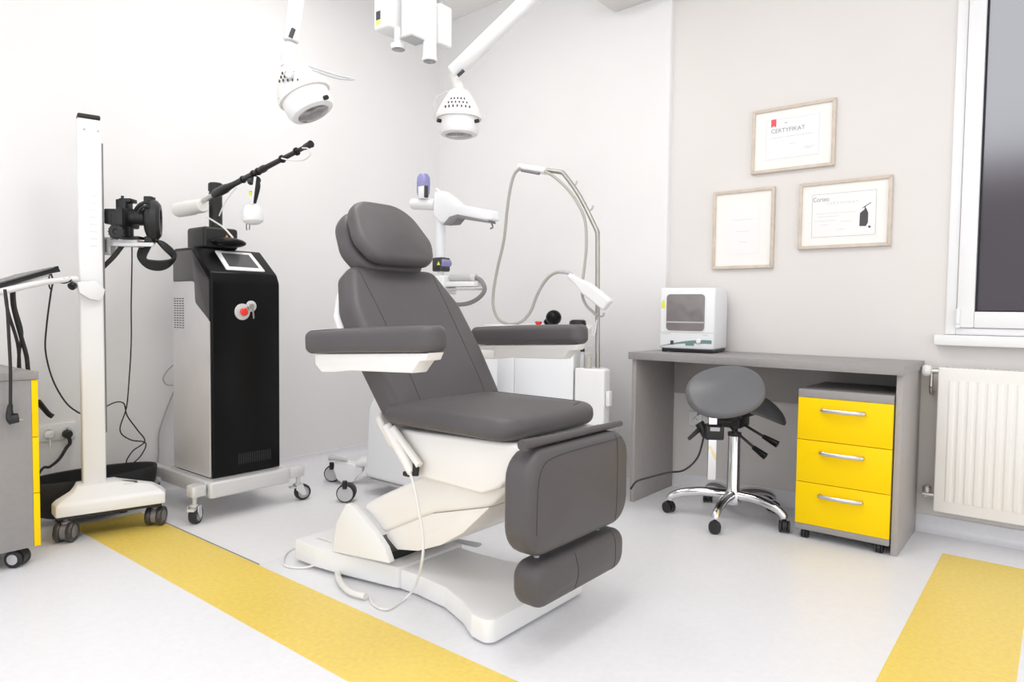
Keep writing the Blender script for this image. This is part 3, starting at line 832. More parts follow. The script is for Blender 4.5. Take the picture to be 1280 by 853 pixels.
# handpiece hanging from the arm
bm = newbm(); tube(bm, path([(318, 224), (321, 232), (319, 245), (316, 258)], Y=1.62), .012, 12, radii=(.018, .010)); cyl(bm, at(313, 227, Y=1.62), at(322, 225, Y=1.62), .016); hp = obj('handpiece', bm, 'black', ao)
bm = newbm(); cyl(bm, at(316.5, 240, Y=1.615), at(315.5, 245, Y=1.615), .0165); obj('yellow_ring', bm, 'warny', hp)
bm = newbm(); cyl(bm, at(319, 221, Y=1.60), at(315, 255, Y=1.60), .005); obj('handpiece_hook', bm, 'white', hp)
bm = newbm(); c0 = at(315, 255, Y=1.62); lathe(bm, [(.0, 0), (.018, 0), (.034, .012), (.043, .035), (.046, .06), (.042, .078), (.026, .088), (0, .088)], c0, at(317, 281, Y=1.62) - c0, 24); obj('handpiece_cap', bm, 'white', hp)
bm = newbm()
for dx in (-.012, .012):
    e = at(310, 281, Y=1.62) + V((dx, 0, .012)); tube(bm, [e, e + V((dx * .1, 0, -.022)), e + V((-dx * .2, 0, -.035))], .003, 6)
cyl(bm, at(310, 279, Y=1.62) + V((-.018, 0, .01)), at(310, 279, Y=1.62) + V((.018, 0, .01)), .004)
obj('handpiece_prongs', bm, 'greyp', hp)
# trolley base
bm = newbm()
box(bm, (-2.985, 1.50, .108), (-2.935, 1.905, .182), .012, 3)
box(bm, (-3.42, 1.495, .115), (-2.975, 1.53, .182), .006); box(bm, (-3.42, 1.875, .115), (-2.975, 1.905, .182), .006); box(bm, (-3.42, 1.52, .115), (-3.385, 1.89, .182), .006); box(bm, (-3.385, 1.53, .165), (-2.985, 1.875, .186))
bs = obj('trolley_frame', bm, 'silverl', T)
def arm_out(pts, z0, z1):
    bm = newbm(); prism(bm, rpoly(pts, .012, 3), z0, z1, bev=.008); return obj('trolley_foot', bm, 'silverl', T)
arm_out([(-3.05, 1.494), (-2.955, 1.494), (-2.945, 1.425), (-3.01, 1.425)], .125, .175)
arm_out([(-2.995, 1.906), (-2.945, 1.906), (-2.945, 1.995), (-2.995, 1.995)], .125, .178)
arm_out([(-3.425, 1.497), (-3.425, 1.535), (-3.56, 1.545), (-3.56, 1.497)], .125, .178)
arm_out([(-3.42, 1.906), (-3.37, 1.906), (-3.37, 1.99), (-3.42, 1.99)], .125, .178)


def castor(x, y, r, ztop, parent, yaw, m='silverl', w=.017, off=.022, hub='greyl', brake=True):
    """single wheel swivel castor in a fork"""
    ax = V((math.cos(yaw), math.sin(yaw), 0)); tr = V((-math.sin(yaw), math.cos(yaw), 0))
    c = V((x, y, r + .0008)) + tr * off
    bm = newbm()
    cyl(bm, (x, y, r * 2 - .004), (x, y, ztop), .010); cyl(bm, (x, y, r * 2 - .002), (x, y, r * 2 + .010), .017)
    for s in (-1, 1):
        q = c + ax * s * (w + .006)
        prism(bm, rpoly([(-off - .016, r + .002), (-off + .014, r + .006), (.012, -.004), (.004, -.014), (-.010, -.012), (-off - .020, r - .02)], .004, 3), -.0016, .0016, o=q, u=tr, v=(0, 0, 1))
    box(bm, (-.016, -.018, -.003), (.016, .018, .003), .002, 2, Matrix.Translation((x, y, r * 2 + .003)) @ Matrix.Rotation(yaw, 4, 'Z'))
    f = obj('castor', bm, m, parent)
    bm = newbm(); lathe(bm, [(0, -w * .8), (r * .30, -w * .8), (r * .7, -w * .55), (r * .72, -w), (r * .94, -w), (r, -w * .55), (r, w * .55), (r * .94, w), (r * .72, w), (r * .7, w * .55), (r * .3, w * .8), (0, w * .8)], c, ax, 28)
    for fc in bm.faces:
        if all((v.co - c - ax * (v.co - c).dot(ax)).length < r * .73 for v in fc.verts): fc.material_index = 1
    obj('wheel', bm, ['rubber', hub], f)
    if brake:
        bm = newbm(); box(bm, (-.014, .012, r * 2 - .012), (.014, .042, r * 2 - .006), .002, 2, Matrix.Translation((x, y, 0)) @ Matrix.Rotation(yaw + PI, 4, 'Z')); obj('brake_pedal', bm, m, f)
castor(-2.985, 1.452, .040, .126, T, math.radians(40), off=.010)
castor(-2.972, 1.972, .040, .126, T, math.radians(-10), off=.022)
castor(-3.535, 1.52, .040, .126, T, math.radians(60), off=.02)
castor(-3.395, 1.97, .040, .126, T, math.radians(60), off=.02)

# white sheet on the floor under the machine
bm = newbm(); box(bm, (-3.42, 1.376, .0003), (-2.325, 2.19, .0007)); o = obj('floor_sheet', bm, 'matw')
bm = newbm(); box(bm, (-3.30, 1.3735, .0003), (-2.325, 1.3755, .0035)); obj('sheet_edge_shadow', bm, 'greyp', o)  # dark strip standing in for the shadow gap along the sheet's front edge
tag(o, 'thin white vinyl sheet on the floor under the black laser machine', 'floor sheet')

# ================================================================== WHITE IMAGING STAND
T = thing('imaging_stand', (-3.22, 1.14, 0), 'tall white column stand with a camera arm and wheeled base', 'imaging stand')
SPV = V((-3.22, 1.14, 0)); SR = Matrix.Translation(SPV) @ Matrix.Rotation(math.radians(-14), 4, 'Z')
def sq(x, y, z=0): return SR @ V((x, y, z))
bm = newbm(); box(bm, (-.055, -.050, .20), (.012, .037, 1.752), .008, 3, SR); cl = obj('column', bm, 'white', T)
bm = newbm(); box(bm, (-.053, -.048, 1.7525), (.010, .035, 1.772), .006, 3, SR); obj('column_cap', bm, 'black', cl)
for y in (-.025, .025):
    bm = newbm(); lathe(bm, [(.005, 0), (.005, .002), (0, .002)], sq(.0122, y, 1.705), SR.to_3x3() @ V((1, 0, 0)), 12); obj('screw', bm, 'greyl', cl)
bm = newbm()
for k in range(8): box(bm, (.0121, -.012, 1.22 + k * .03), (.0125, .016, 1.2225 + k * .03), 0, 2, SR)
obj('height_marks', bm, 'silverl', cl)
bm = newbm(); box(bm, (-.035, .0375, .42), (-.004, .0445, 1.66), .002, 2, SR); obj('side_rail', bm, 'greyp', T)
bm = newbm(); loops = []
P0 = [(.13, -.155), (.13, .245), (.05, .26), (-.06, .11), (-.06, -.09), (.05, -.165)]
P1 = [(.118, -.140), (.118, .232), (.05, .247), (-.055, .105), (-.055, -.085), (.05, -.150)]
P2 = [(.075, -.09), (.075, .20), (.04, .21), (-.05, .10), (-.05, -.08), (.03, -.10)]
P3 = [(.05, -.075), (.05, .075), (.03, .08), (-.048, .075), (-.048, -.07), (.02, -.075)]
for P, z in ((P0, .108), (P0, .152), (P1, .166), (P2, .190), (P3, .212)): loops.append([bm.verts.new(sq(x, y, z)) for x, y in P])
for A, B in zip(loops, loops[1:]):
    for k in range(6): bm.faces.new((A[k], A[(k + 1) % 6], B[(k + 1) % 6], B[k]))
bm.faces.new(loops[0]); bm.faces.new(loops[-1]); bmesh.ops.recalc_face_normals(bm, faces=bm.faces)
bevel(bm, [e for e in bm.edges if e.calc_face_angle(0) > .25], .007, 3)
from mathutils.bvhtree import BVHTree
base_tree = BVHTree.FromBMesh(bm)
bo = obj('base', bm, 'white', T)
bm = newbm(); prism(bm, [sq(x * .9, y * .95)[:2] for x, y in P0], .095, .1075); obj('base_underframe', bm, 'black', T)
bm = newbm(); lq = []
for x, y in ((.030, .095), (.030, .150), (.066, .150), (.066, .095)):
    h = base_tree.ray_cast(sq(x, y, .5), V((0, 0, -1))); lq.append(bm.verts.new(h[0] + V((0, 0, .0012))))
bm.faces.new(lq); bmesh.ops.solidify(bm, geom=list(bm.faces), thickness=.0006)
obj('rating_label', bm, 'greyp', bo)


def twin_castor(x, y, yaw, parent, r=.042):
    ax = V((math.cos(yaw), math.sin(yaw), 0)); c = V((x, y, r + .0006))
    bm = newbm(); cyl(bm, (x, y, .05), (x, y, .0945), .010); cyl(bm, c - ax * .012, c + ax * .012, r * .8); box(bm, (x - .018, y - .018, .075), (x + .018, y + .018, .086), .004)
    f = obj('castor', bm, 'greyp', parent)
    for s in (-1, 1):
        bm = newbm(); lathe(bm, [(r * .4, .013), (r * .95, .013), (r, .016), (r, .030), (r * .93, .034), (r * .7, .035), (r * .66, .032), (0, .032)], c, ax * s, 26)
        with Mi(bm, 1): lathe(bm, [(r * .62, .0325), (r * .55, .0345), (0, .0345)], c, ax * s, 22)
        obj('wheel', bm, ['charcoal', 'greyp'], f)
twin_castor(-3.150, 1.0, math.radians(48), T); twin_castor(-3.10, 1.335, math.radians(44), T)
# collar with the tray arm
XC = -3.20
bm = newbm()
P = [(p.y, p.z) for p in path([(96, 353), (120, 351), (131, 362), (129, 371), (124, 376), (112, 374), (99, 366)], X=-3.18)]
prism(bm, rpoly(P, .006, 3), -3.20, -3.175, bev=.003, **YZ)
obj('arm_collar', bm, 'white', T)
b0, b1 = at(97, 349, X=-3.21), at(-30, 372, X=-2.92)
bm = newbm(); tube(bm, [b0 + V((0, -.005, .0)), at(70, 351, X=-3.16), at(40, 356, X=-3.08), b1], .012, 10); 
for p in ((79, 349), (86, 348)): ell(bm, at(*p, X=-3.18) + V((.012, 0, .004)), (.003, .004, .004))
ta = obj('tray_arm', bm, 'white', T)
bm = newbm(); k0 = at(93, 356, X=-3.19); lathe(bm, [(.012, 0), (.016, .006), (.016, .02), (0, .022)], k0, (.3, -.5, -.3), 16); obj('clamp_knob', bm, 'black', ta)
# right-hand camera arm
_c = at(160, 280, X=-3.20); KD = (_c - CAM).dot(FW)
KR = Matrix(((math.cos(YAW), -math.sin(YAW), 0), (math.sin(YAW), math.cos(YAW), 0), (0, 0, 1)))
def pbox(bm, a, b_, d0, d1, bev):
    p, q = at(*a, d=KD), at(*b_, d=KD); c = (p + q) / 2; w = abs((q - p).dot(KR @ V((1, 0, 0)))) / 2; h = abs(q.z - p.z) / 2
    box(bm, (-w, d0, -h), (w, d1, h), bev, 2, Matrix.Translation(c) @ KR.to_4x4())
bm = newbm(); pbox(bm, (129.5, 297), (141, 319), -.02, .03, .004)
with Mi(bm, 1): pbox(bm, (131, 300), (137, 316), -.022, -.0202, .0005)
obj('camera_bracket', bm, ['silverl', 'greyp'], T)
bm = newbm(); pbox(bm, (141.5, 300.5), (176, 309), -.03, .03, .003); pbox(bm, (148, 304), (198, 309.5), -.045, -.031, .003); obj('camera_plate', bm, 'silverl', T)

# tray with the thin laptop-like console
q0, q1 = at(72, 334, X=-3.17), at(-60, 372, X=-2.90)
e = (q1 - q0).normalized(); nrm = V((0, 0, 1)); side = e.cross(nrm).normalized()
if side.x > 0: side = -side
side = (side - V((0, 0, .20))).normalized(); side = (side - e * side.dot(e)).normalized()
up3 = side.cross(e).normalized()
if up3.z < 0: up3 = -up3
T = thing('console_tablet', q0.lerp(q1, .5) - V((0, 0, .02)), 'thin dark console tablet lying on the stand arm at the left edge', 'tablet')
LL = (q1 - q0).length
def slab(bm, a, b_, w0, w1, h0, h1, bev):
    mtx = Matrix((e.to_4d(), side.to_4d(), up3.to_4d(), V((0, 0, 0, 1)))).transposed()
    mtx = Matrix(((e.x, side.x, up3.x, q0.x), (e.y, side.y, up3.y, q0.y), (e.z, side.z, up3.z, q0.z), (0, 0, 0, 1)))
    box(bm, (a, w0, h0), (b_, w1, h1), bev, 2, mtx)
bm = newbm(); slab(bm, 0, LL, 0, .20, -.016, 0, .004); obj('tablet_body', bm, 'black', T)
bm = newbm(); slab(bm, .008, LL - .008, .008, .19, .0004, .004, .001); obj('tablet_screen', bm, 'greyp', T)
bm = newbm(); slab(bm, .05, LL, .01, .18, -.024, -.0162, .002); obj('tablet_tray', bm, 'white', T)

# cables of the console
CXP = -2.915
bm = newbm(); tube(bm, [at(6, 362, X=-2.93), at(9, 385, X=-2.92), at(11, 420, X=CXP), at(13, 460, X=CXP), at(13, 500, X=CXP), at(13, 508, X=CXP)], .0055, 8)
t = thing('hanging_power_cord', at(13, 530, X=CXP), 'black cord with an angled plug hanging before the grey side of the left cabinet', 'power cord')
obj('cord', bm, 'cable', t)
bm = newbm(); c = at(13, 519, X=CXP); tube(bm, [at(13, 506, X=CXP), at(12, 515, X=CXP), at(13, 523, X=CXP), at(17, 527, X=CXP)], .012, 10, radii=(.008, .017)); lathe(bm, [(.016, 0), (.019, .006), (.017, .024), (0, .026)], at(13, 524, X=CXP), (.2, .9, .1), 16)
obj('plug', bm, 'black', t)
bm = newbm(); cyl(bm, at(21, 526, X=CXP), at(29, 525, X=CXP), .0025); obj('plug_pin', bm, 'steel', t)
bm = newbm()
tube(bm, [at(15, 362, X=-3.1), at(17, 385, X=-3.15), at(26, 420, X=-3.2), at(33, 445, X=-3.22), at(36, 468, X=-3.25)] + [at(45, 500, X=-3.45), at(62, 520, X=-3.56)], .008, 8)
tube(bm, [at(6, 362, X=-3.1), at(10, 390, X=-3.15), at(22, 430, X=-3.2), at(25, 470, X=-3.25)], .006, 8)
tube(bm, [at(17, 362, X=-3.12), at(19, 385, X=-3.17), at(27, 415, X=-3.22), at(24, 440, X=-3.22), at(23, 468, X=-3.25)], .006, 8)
tube(bm, [at(48, 502, X=-3.45), at(60, 517, X=-3.5), at(66, 521, X=-3.5)], .011, 8)
tag(obj('cable_bundle', bm, 'cable'), 'twisted bundle of black cables hanging behind the left cabinet', 'cables')
bm = newbm()
tube(bm, [at(64, 343, X=-3.15), at(66, 352, X=-3.18), at(63, 370, X=-3.25), at(58, 410, X=-3.4), at(57, 440, X=-3.45), at(66, 475, X=-3.45), at(82, 503, X=-3.42), at(98, 516, X=-3.35), at(104, 516, X=-3.32)], .0035, 8)
tube(bm, [at(62, 343, X=-3.15), at(61, 355, X=-3.16), at(64, 362, X=-3.16), at(67, 352, X=-3.16), at(72, 353, X=-3.17), at(82, 354, X=-3.18), at(90, 350, X=-3.18)], .0028, 8)
tag(obj('cable', bm, 'cable'), 'thin black cable curving from the console arm down behind the white column', 'cable')

# camera held by the stand
c = at(160, 280, X=-3.20); KD = (c - CAM).dot(FW)
T = thing('camera', (c.x, c.y, 1.28), 'black camera with a round ring flash mounted on the white stand', 'camera')
KR = Matrix(((math.cos(YAW), -math.sin(YAW), 0), (math.sin(YAW), math.cos(YAW), 0), (0, 0, 1)))
kr, kf, kz = KR @ V((1, 0, 0)), KR @ V((0, 1, 0)), V((0, 0, 1))
def kp(a, b_, k=0): return at(a, b_, d=KD + k)
def kbox(bm, a, b_, d0, d1, bev=.006):
    p, q = kp(*a), kp(*b_); c = (p + q) / 2; w = abs((q - p).dot(kr)) / 2; h = abs(q.z - p.z) / 2
    box(bm, (-w, d0, -h), (w, d1, h), bev, 2, Matrix.Translation(c) @ KR.to_4x4())
bm = newbm(); kbox(bm, (139, 263), (153, 282), -.055, .055); kbox(bm, (147, 265), (165, 285), -.06, .065, .008); kbox(bm, (155, 262), (164, 297), -.068, .0, .008); obj('camera_body', bm, 'black', T)
bm = newbm(); kbox(bm, (149, 250), (162, 266), -.03, .03); kbox(bm, (153, 249), (168, 254), -.03, .025, .004); cyl(bm, kp(153, 251), kp(153, 245), .006); obj('viewfinder_hump', bm, 'black', T)
bm = newbm(); a, b_ = kp(162, 272), kp(184, 271); ln = (b_ - a).length
lathe(bm, [(.0, 0), (.036, 0), (.037, .01), (.033, ln * .5), (.038, ln * .55), (.038, ln)], a, b_ - a, 26); obj('lens', bm, 'black', T)
bm = newbm(); a, b_ = kp(181, 275), kp(199, 274); ln = (b_ - a).length; bx = kr * .93 + kf * .37
lathe(bm, [(.052, 0), (.078, ln * .15), (.090, ln * .45), (.086, ln * .8), (.07, ln), (.05, ln), (.045, ln * .7), (0, ln * .7)], a, bx, 34)
kbox(bm, (182, 246), (192, 253), -.02, .02, .004); kbox(bm, (183, 296), (192, 305), -.02, .02, .004); obj('ring_flash', bm, 'black', T)
bm = newbm(); tube(bm, [kp(170, 262, -.03), kp(175, 256, -.05), kp(184, 252, -.05)], .008, 10); tube(bm, [kp(172, 266, -.045), kp(178, 259, -.055), kp(186, 258, -.07)], .006, 10); obj('flash_cable', bm, 'rubber', T)
bm = newbm(); a = kp(146, 290, -.078)
n = 16; lathe(bm, [(.0, -.012), (.026, -.012), (.030, -.008), (.030, .010), (.026, .013), (.012, .013), (.010, .009), (0, .009)], a, -kf + kr * .15, 30)
for k in range(n):
    q = a + (kr * math.cos(2 * PI * k / n) + kz * math.sin(2 * PI * k / n)) * .0305; cyl(bm, q + kf * .008, q - kf * .010, .003, n=6)
obj('focus_knob', bm, 'black', T)
bm = newbm(); kbox(bm, (149, 284), (163, 298), -.03, .03, .004); kbox(bm, (150, 296), (178, 299.5), -.03, .03, .001); obj('camera_mount', bm, 'black', T)
# flat cable loop
bm = newbm()
for kk in range(8):
    o_ = kk * .004
    tube(bm, [at(191 + kk * .4, 301 - kk * .4, X=-3.2), at(205, 304 + kk * 1.0, X=-3.195 + o_), at(219 - kk * .5, 318 + kk * .5, X=-3.19), at(213, 331 - kk * .8, X=-3.19 + o_), at(200, 337 - kk * 1.4, X=-3.19 + o_), at(184, 334 - kk * 1.2, X=-3.2 + o_), at(173 + kk * 1.2, 321, X=-3.2 + o_), at(178 + kk, 306 + kk, X=-3.2 + o_), at(188, 300 + kk * 1.0, X=-3.2 + o_)], .0065, 8)
tag(obj('cable_coil', bm, 'rubber'), 'thick black ribbed cable coiled in a loop below the camera', 'cable')
bm = newbm(); tube(bm, [at(153, 307, X=-3.215), at(143, 320, X=-3.22), at(129, 334, X=-3.25), at(120, 342, X=-3.31), at(112, 350, X=-3.34)], .010, 10)
tag(obj('conduit', bm, 'rubber'), 'short black conduit slanting from the camera plate to behind the column', 'conduit')
bm = newbm(); tube(bm, [at(164, 284, X=-3.19), at(165, 320, X=-3.2), at(164, 380, X=-3.25), at(164, 430, X=-3.35), at(161, 480, X=-3.45), at(158, 510, X=-3.5), at(150, 538, X=-3.5), at(163, 550, X=-3.5), at(182, 554, X=-3.5), at(176, 570, X=-3.5), at(162, 582, X=-3.5), at(158, 577, X=-3.5), at(166, 564, X=-3.5), at(181, 552, X=-3.5), at(172, 538, X=-3.5), at(159, 520, X=-3.5), at(155, 505, X=-3.5), at(145, 503, X=-3.5), at(131, 509, X=-3.5), at(120, 512, X=-3.5)], .003, 8)
tag(obj('cable', bm, 'cable'), 'thin black cable looping down from the camera to near the floor', 'cable')
bm = newbm(); tube(bm, [at(217, 456, X=-3.6), at(208, 465, X=-3.62), at(204, 474, X=-3.62), at(208, 481, X=-3.62), at(217, 482, X=-3.6)], .0035, 8); tube(bm, [at(217, 490, X=-3.6), at(208, 512, X=-3.62), at(199, 540, X=-3.62), at(198, 565, X=-3.62), at(200, 585, X=-3.62), V((-3.62, 1.70, .006)), V((-3.60, 1.8, .006))], .0045, 8)
tag(obj('cable', bm, 'cableg'), 'short dark cables bowing out behind the silver side of the laser machine', 'cable')

# sockets
def socket_plate(name, c, u, n, count, label, w=.078, h=.08):
    t = thing(name, c, label, 'wall socket')
    u, n = V(u), V(n); z = V((0, 0, 1))
    if u.cross(z).dot(n) < 0: u = -u
    bm = newbm(); prism(bm, rpoly([(-w * count / 2, -h / 2), (w * count / 2, -h / 2), (w * count / 2, h / 2), (-w * count / 2, h / 2)], .006), .0005, .010, o=c, u=u, v=z, bev=.003, both=False); p = obj('plate', bm, 'white', t)
    for k in range(count):
        q = V(c) + u * (k - (count - 1) / 2) * w
        bm = newbm(); lathe(bm, [(.021, .0102), (.021, .013), (.019, .013), (.018, .0105), (0, .0105)], q, n, 24)
        with Mi(bm, 1):
            for s in (-1, 1): lathe(bm, [(.003, .0106), (0, .0112)], q + u * s * .009, n, 8)
            lathe(bm, [(.0025, .0106), (.0025, .018), (0, .019)], q + z * .010, n, 8)
        obj('outlet', bm, ['white', 'inkd'], p)
    return t
sc = at(71, 540, X=XL)
socket_plate('wall_socket', (XL, sc.y, sc.z), (0, 1, 0), (1, 0, 0), 2, 'white double wall socket with two plugs behind the left cabinet')
pw, pb = at(60, 543, X=XL), at(82, 542, X=XL)
bm = newbm(); lathe(bm, [(.019, .014), (.019, .03), (.013, .045), (0, .047)], (XL, pw.y, pw.z), (1, 0, 0), 20); tube(bm, [(XL + .03, pw.y, pw.z - .01), (XL + .035, pw.y, pw.z - .05), (XL + .03, pw.y + .01, pw.z - .14), (XL + .05, pw.y, pw.z - .25), (XL + .06, pw.y - .03, .03), (XL + .10, pw.y - .06, .006)], .004, 8)
tag(obj('power_plug', bm, 'white'), 'white plug with a white cord in the left half of the double socket', 'plug')
bm = newbm(); lathe(bm, [(.020, .014), (.021, .032), (.015, .048), (0, .05)], (XL, pb.y, pb.z), (1, 0, 0), 20); tube(bm, [(XL + .035, pb.y, pb.z - .005), (XL + .04, pb.y + .005, pb.z - .04), at(83, 560, X=XL + .06), at(74, 574, X=XL + .08), at(62, 584, X=XL + .1), at(50, 590, X=XL + .12), V((XL + .10, .95, .03)), V((XL + .12, .9, .006))], .005, 8, radii=(.009, .0045))
tag(obj('power_plug', bm, 'black'), 'black plug with a black cord in the right half of the double socket', 'plug')
sc = at(870, 524, Y=YR)
socket_plate('wall_socket', (sc.x, YR, sc.z), (1, 0, 0), (0, -1, 0), 1, 'cream single wall socket under the desk behind the stool', .075, .078)

# black rounded tub behind the stand
tc = V((-3.445, 1.20, 0))
bm = newbm()
N = 48; rings = []
for z, q in ((.03, .62), (.045, .74), (.08, .90), (.13, .975), (.195, 1.0), (.204, .985), (.199, .95), (.13, .92), (.08, .84), (.055, .70)):
    rings.append([bm.verts.new((tc.x + .125 * q * math.cos(2 * PI * k / N), tc.y + .288 * q * math.sin(2 * PI * k / N), z)) for k in range(N)])
for A, B in zip(rings, rings[1:]):
    for k in range(N): bm.faces.new((A[k], A[(k + 1) % N], B[(k + 1) % N], B[k]))
bm.faces.new(rings[0]); bm.faces.new(rings[-1])
bmesh.ops.recalc_face_normals(bm, faces=bm.faces)
for x in (-.04, .04):
    for y in (-.12, .12): cyl(bm, (tc.x + x, tc.y + y, 0.001), (tc.x + x, tc.y + y, .033), .015)
tag(obj('tub', bm, 'rubber'), 'long low black rounded tub on the floor behind the white stand base', 'tub')

# ================================================================== LEFT CABINET
T = thing('drawer_cabinet', (-3.18, .62, 0), 'grey cabinet with yellow drawer fronts at the left edge of the photo', 'drawer unit')
CX0, CX1, CY0, CY1 = -3.40, -2.95, .30, .832
bm = newbm(); box(bm, (CX0, CY0, .070), (CX1, CY1, .694), .001); obj('carcass', bm, 'desk', T)
bm = newbm(); box(bm, (CX0 - .002, CY0, .6945), (CX1 + .004, CY1 + .024, .722), .0015); obj('cabinet_top', bm, 'desk', T)
for z0, z1 in ((.070, .268), (.2705, .478), (.4805, .6925)):
    bm = newbm(); box(bm, (CX0 + .002, CY1 + .001, z0), (CX1 - .001, CY1 + .022, z1), .0012); d = obj('drawer', bm, 'yellow', T)
    bm = newbm(); zc = z1 - .05; tube(bm, [(-3.26, CY1 + .0225, zc), (-3.25, CY1 + .04, zc), (-3.175, CY1 + .046, zc), (-3.10, CY1 + .04, zc), (-3.09, CY1 + .0225, zc)], .006, 8, k=4); obj('drawer_handle', bm, 'drawerpull', d)
for x, y in ((-2.99, .79), (-3.35, .79), (-2.99, .35), (-3.35, .35)): small_castor(x, y, .032, .0695, T, math.radians(-50), 'black', 'rubber', .017, 'greyl')

# ================================================================== WHITE ARM UNIT BEHIND THE CHAIR
T = thing('aesthetic_device', (-2.55, 2.48, 0), 'white wheeled device with a violet tipped jointed arm behind the chair', 'medical device')
bm = newbm()
prism(bm, rpoly([(-2.83, .085), (-2.30, .085), (-2.30, .74), (-2.47, .76), (-2.70, .60), (-2.80, .46)], [.03, .03, .03, .05, .1, .06], 5), -2.74, -2.27, bev=.04, seg=4, **XZ); bo = obj('body', bm, 'whiteb', T)
W1c = at(414.5, 593, Z=.047); W2c = at(431, 618, Z=.047)
right_ = V((math.cos(YAW), math.sin(YAW), 0)); fwd_ = V((-math.sin(YAW), math.cos(YAW), 0))
dF = (W1c - CAM).dot(FW) - .01
P = [((p - at(440, 590, d=dF)).dot(right_), p.z) for p in path([(420, 574), (430, 575), (455, 583), (454, 590), (447, 595), (443, 601), (430, 603), (423, 598), (419, 586)], d=dF)]
o_ = at(440, 590, d=dF); o_.z = 0
bm = newbm(); prism(bm, rpoly(P, .008, 3), -.035, .035, o=o_, u=right_, v=(0, 0, 1), bev=.006); obj('castor_foot', bm, 'white', T)
bm = newbm(); prism(bm, [(p.x, p.y) for p in (o_ + right_ * .03 - fwd_ * .05, o_ + right_ * .30 + fwd_ * .05, o_ + right_ * .25 + fwd_ * .25, o_ + right_ * .03 + fwd_ * .1)], .10, .13, bev=.008); obj('foot_arm', bm, 'white', T)
bm = newbm(); box(bm, (-2.85, 2.28, .07), (-2.28, 2.75, .0845), .004); obj('base', bm, 'greyl', T)
bm = newbm(); tube(bm, [at(411, 572.5, d=dF - .05), at(420, 573, d=dF - .05), at(434, 576, d=dF - .05)], .012, 10, radii=(.016, .009)); obj('brake_bar', bm, 'greyl', T)
def drum_castor(c, r):
    ax = V((.62, -.78, 0)).normalized()
    bm = newbm(); lathe(bm, [(r * .3, 0), (r * 1.0, 0), (r, .022), (r * .95, .04), (r * .7, .048), (0, .05)], c - ax * .03, -ax, 26); cyl(bm, c + V((0, 0, r * .6)), c + V((0, 0, r + .02)), .012)
    f = obj('castor', bm, 'black', T)
    bm = newbm(); lathe(bm, [(r * .3, 0), (r * .98, 0), (r, .006), (r, .020), (r * .9, .026)], c - ax * .029, ax, 28)
    with Mi(bm, 1): lathe(bm, [(r * .86, .026), (r * .8, .030), (0, .031)], c - ax * .029, ax, 28)
    obj('wheel', bm, ['rubber', 'greyl'], f)
drum_castor(W1c, .046); drum_castor(W2c, .046)
for x, y in ((-2.36, 2.32), (-2.36, 2.70), (-2.78, 2.70)):
    bm = newbm(); lathe(bm, [(.02, -.02), (.036, -.02), (.038, -.01), (.038, .01), (.036, .02), (.02, .02)], (x, y, .039), (.6, .8, 0), 20); cyl(bm, (x, y, .06), (x, y, .07), .012); obj('castor', bm, 'black', T)
RY = 2.52
def rp(a, b_, dy=0): return at(a, b_, Y=RY + dy)
# column and head joint
bm = newbm(); z_ = rp(552, 345)
cyl(bm, (z_.x, RY, .70), (z_.x, RY, z_.z - .02), .035); cyl(bm, rp(551, 348), rp(551, 338), .016); cyl(bm, rp(551, 326), rp(550.5, 255), .026, .026); obj('column', bm, 'whiteb', T)
bm = newbm(); a, b_ = rp(545.5, 340), rp(557.5, 322); box(bm, (a.x, RY - .034, a.z), (b_.x, RY + .034, b_.z), .008, 3)
cb = obj('column_joint', bm, 'charcoal', T)
bm = newbm(); q = rp(548, 329, -.0355); prism(bm, [(-.012, 0), (.012, 0), (0, .02)], 0, .0006, o=(q.x, RY - .0346, q.z - .01), **XZ); obj('warning_sign', bm, 'warny', cb)
bm = newbm(); lathe(bm, [(.018, -.030), (.022, -.026), (.022, .03), (.018, .036)], (rp(555.5, 329).x, RY, rp(555.5, 329).z), (0, 1, 0), 22); obj('joint_ring', bm, 'violet', cb)
bm = newbm(); cyl(bm, rp(516, 255), rp(546, 256), .030, bev=.006)
ca = obj('upper_cylinder', bm, 'white', T)
bm = newbm(); a = rp(529, 246); lathe(bm, [(.028, 0), (.034, .02), (.036, .07), (.034, .10), (.022, .118), (0, .12)], a, V((.02, 0, 1)), 24)
vt = obj('violet_cap', bm, 'violet', ca)
bm = newbm(); p = rp(527, 239, -.037); box(bm, (p.x - .024, RY - .040, p.z - .036), (p.x + .020, RY - .030, p.z + .026), .003)
with Mi(bm, 1): box(bm, (p.x + .0205, RY - .039, p.z - .036), (p.x + .032, RY - .020, p.z + .026), .002)
obj('cap_label', bm, ['white', 'charcoal'], vt)
bm = newbm()
P = [(p.x, p.z) for p in (rp(*q) for q in ((548, 242), (556, 239), (567, 247), (576, 256), (618, 264), (620, 276), (612, 277), (578, 271), (570, 280), (556, 280), (547, 270)))]
prism(bm, rpoly(P, .012, 4), -RY - .035, -RY + .035, bev=.010, seg=3, **XZ); oa = obj('side_arm', bm, 'whiteb', T)
bm = newbm(); P = [(p.x, p.z) for p in (rp(*q) for q in ((568, 272), (578, 269), (616, 277), (617, 280), (578, 274), (572, 281), (560, 282)))]
prism(bm, P, -RY - .02, -RY + .038, bev=.002, **XZ); tube(bm, [rp(614, 278), rp(616, 284), rp(613, 286)], .004, 8); obj('arm_trim', bm, 'greyp', oa)
bm = newbm(); cyl(bm, rp(551, 243), rp(546, 236), .010, .006); obj('joint_knob', bm, 'white', oa)
bm = newbm(); a, b_ = rp(544, 368), rp(563, 345); box(bm, (a.x, RY - .05, a.z), (b_.x, RY + .05, b_.z), .008, 3); hb = obj('holder_block', bm, 'white', T)
bm = newbm(); cyl(bm, rp(563, 347.5), rp(594, 347.5), .017, bev=.003)
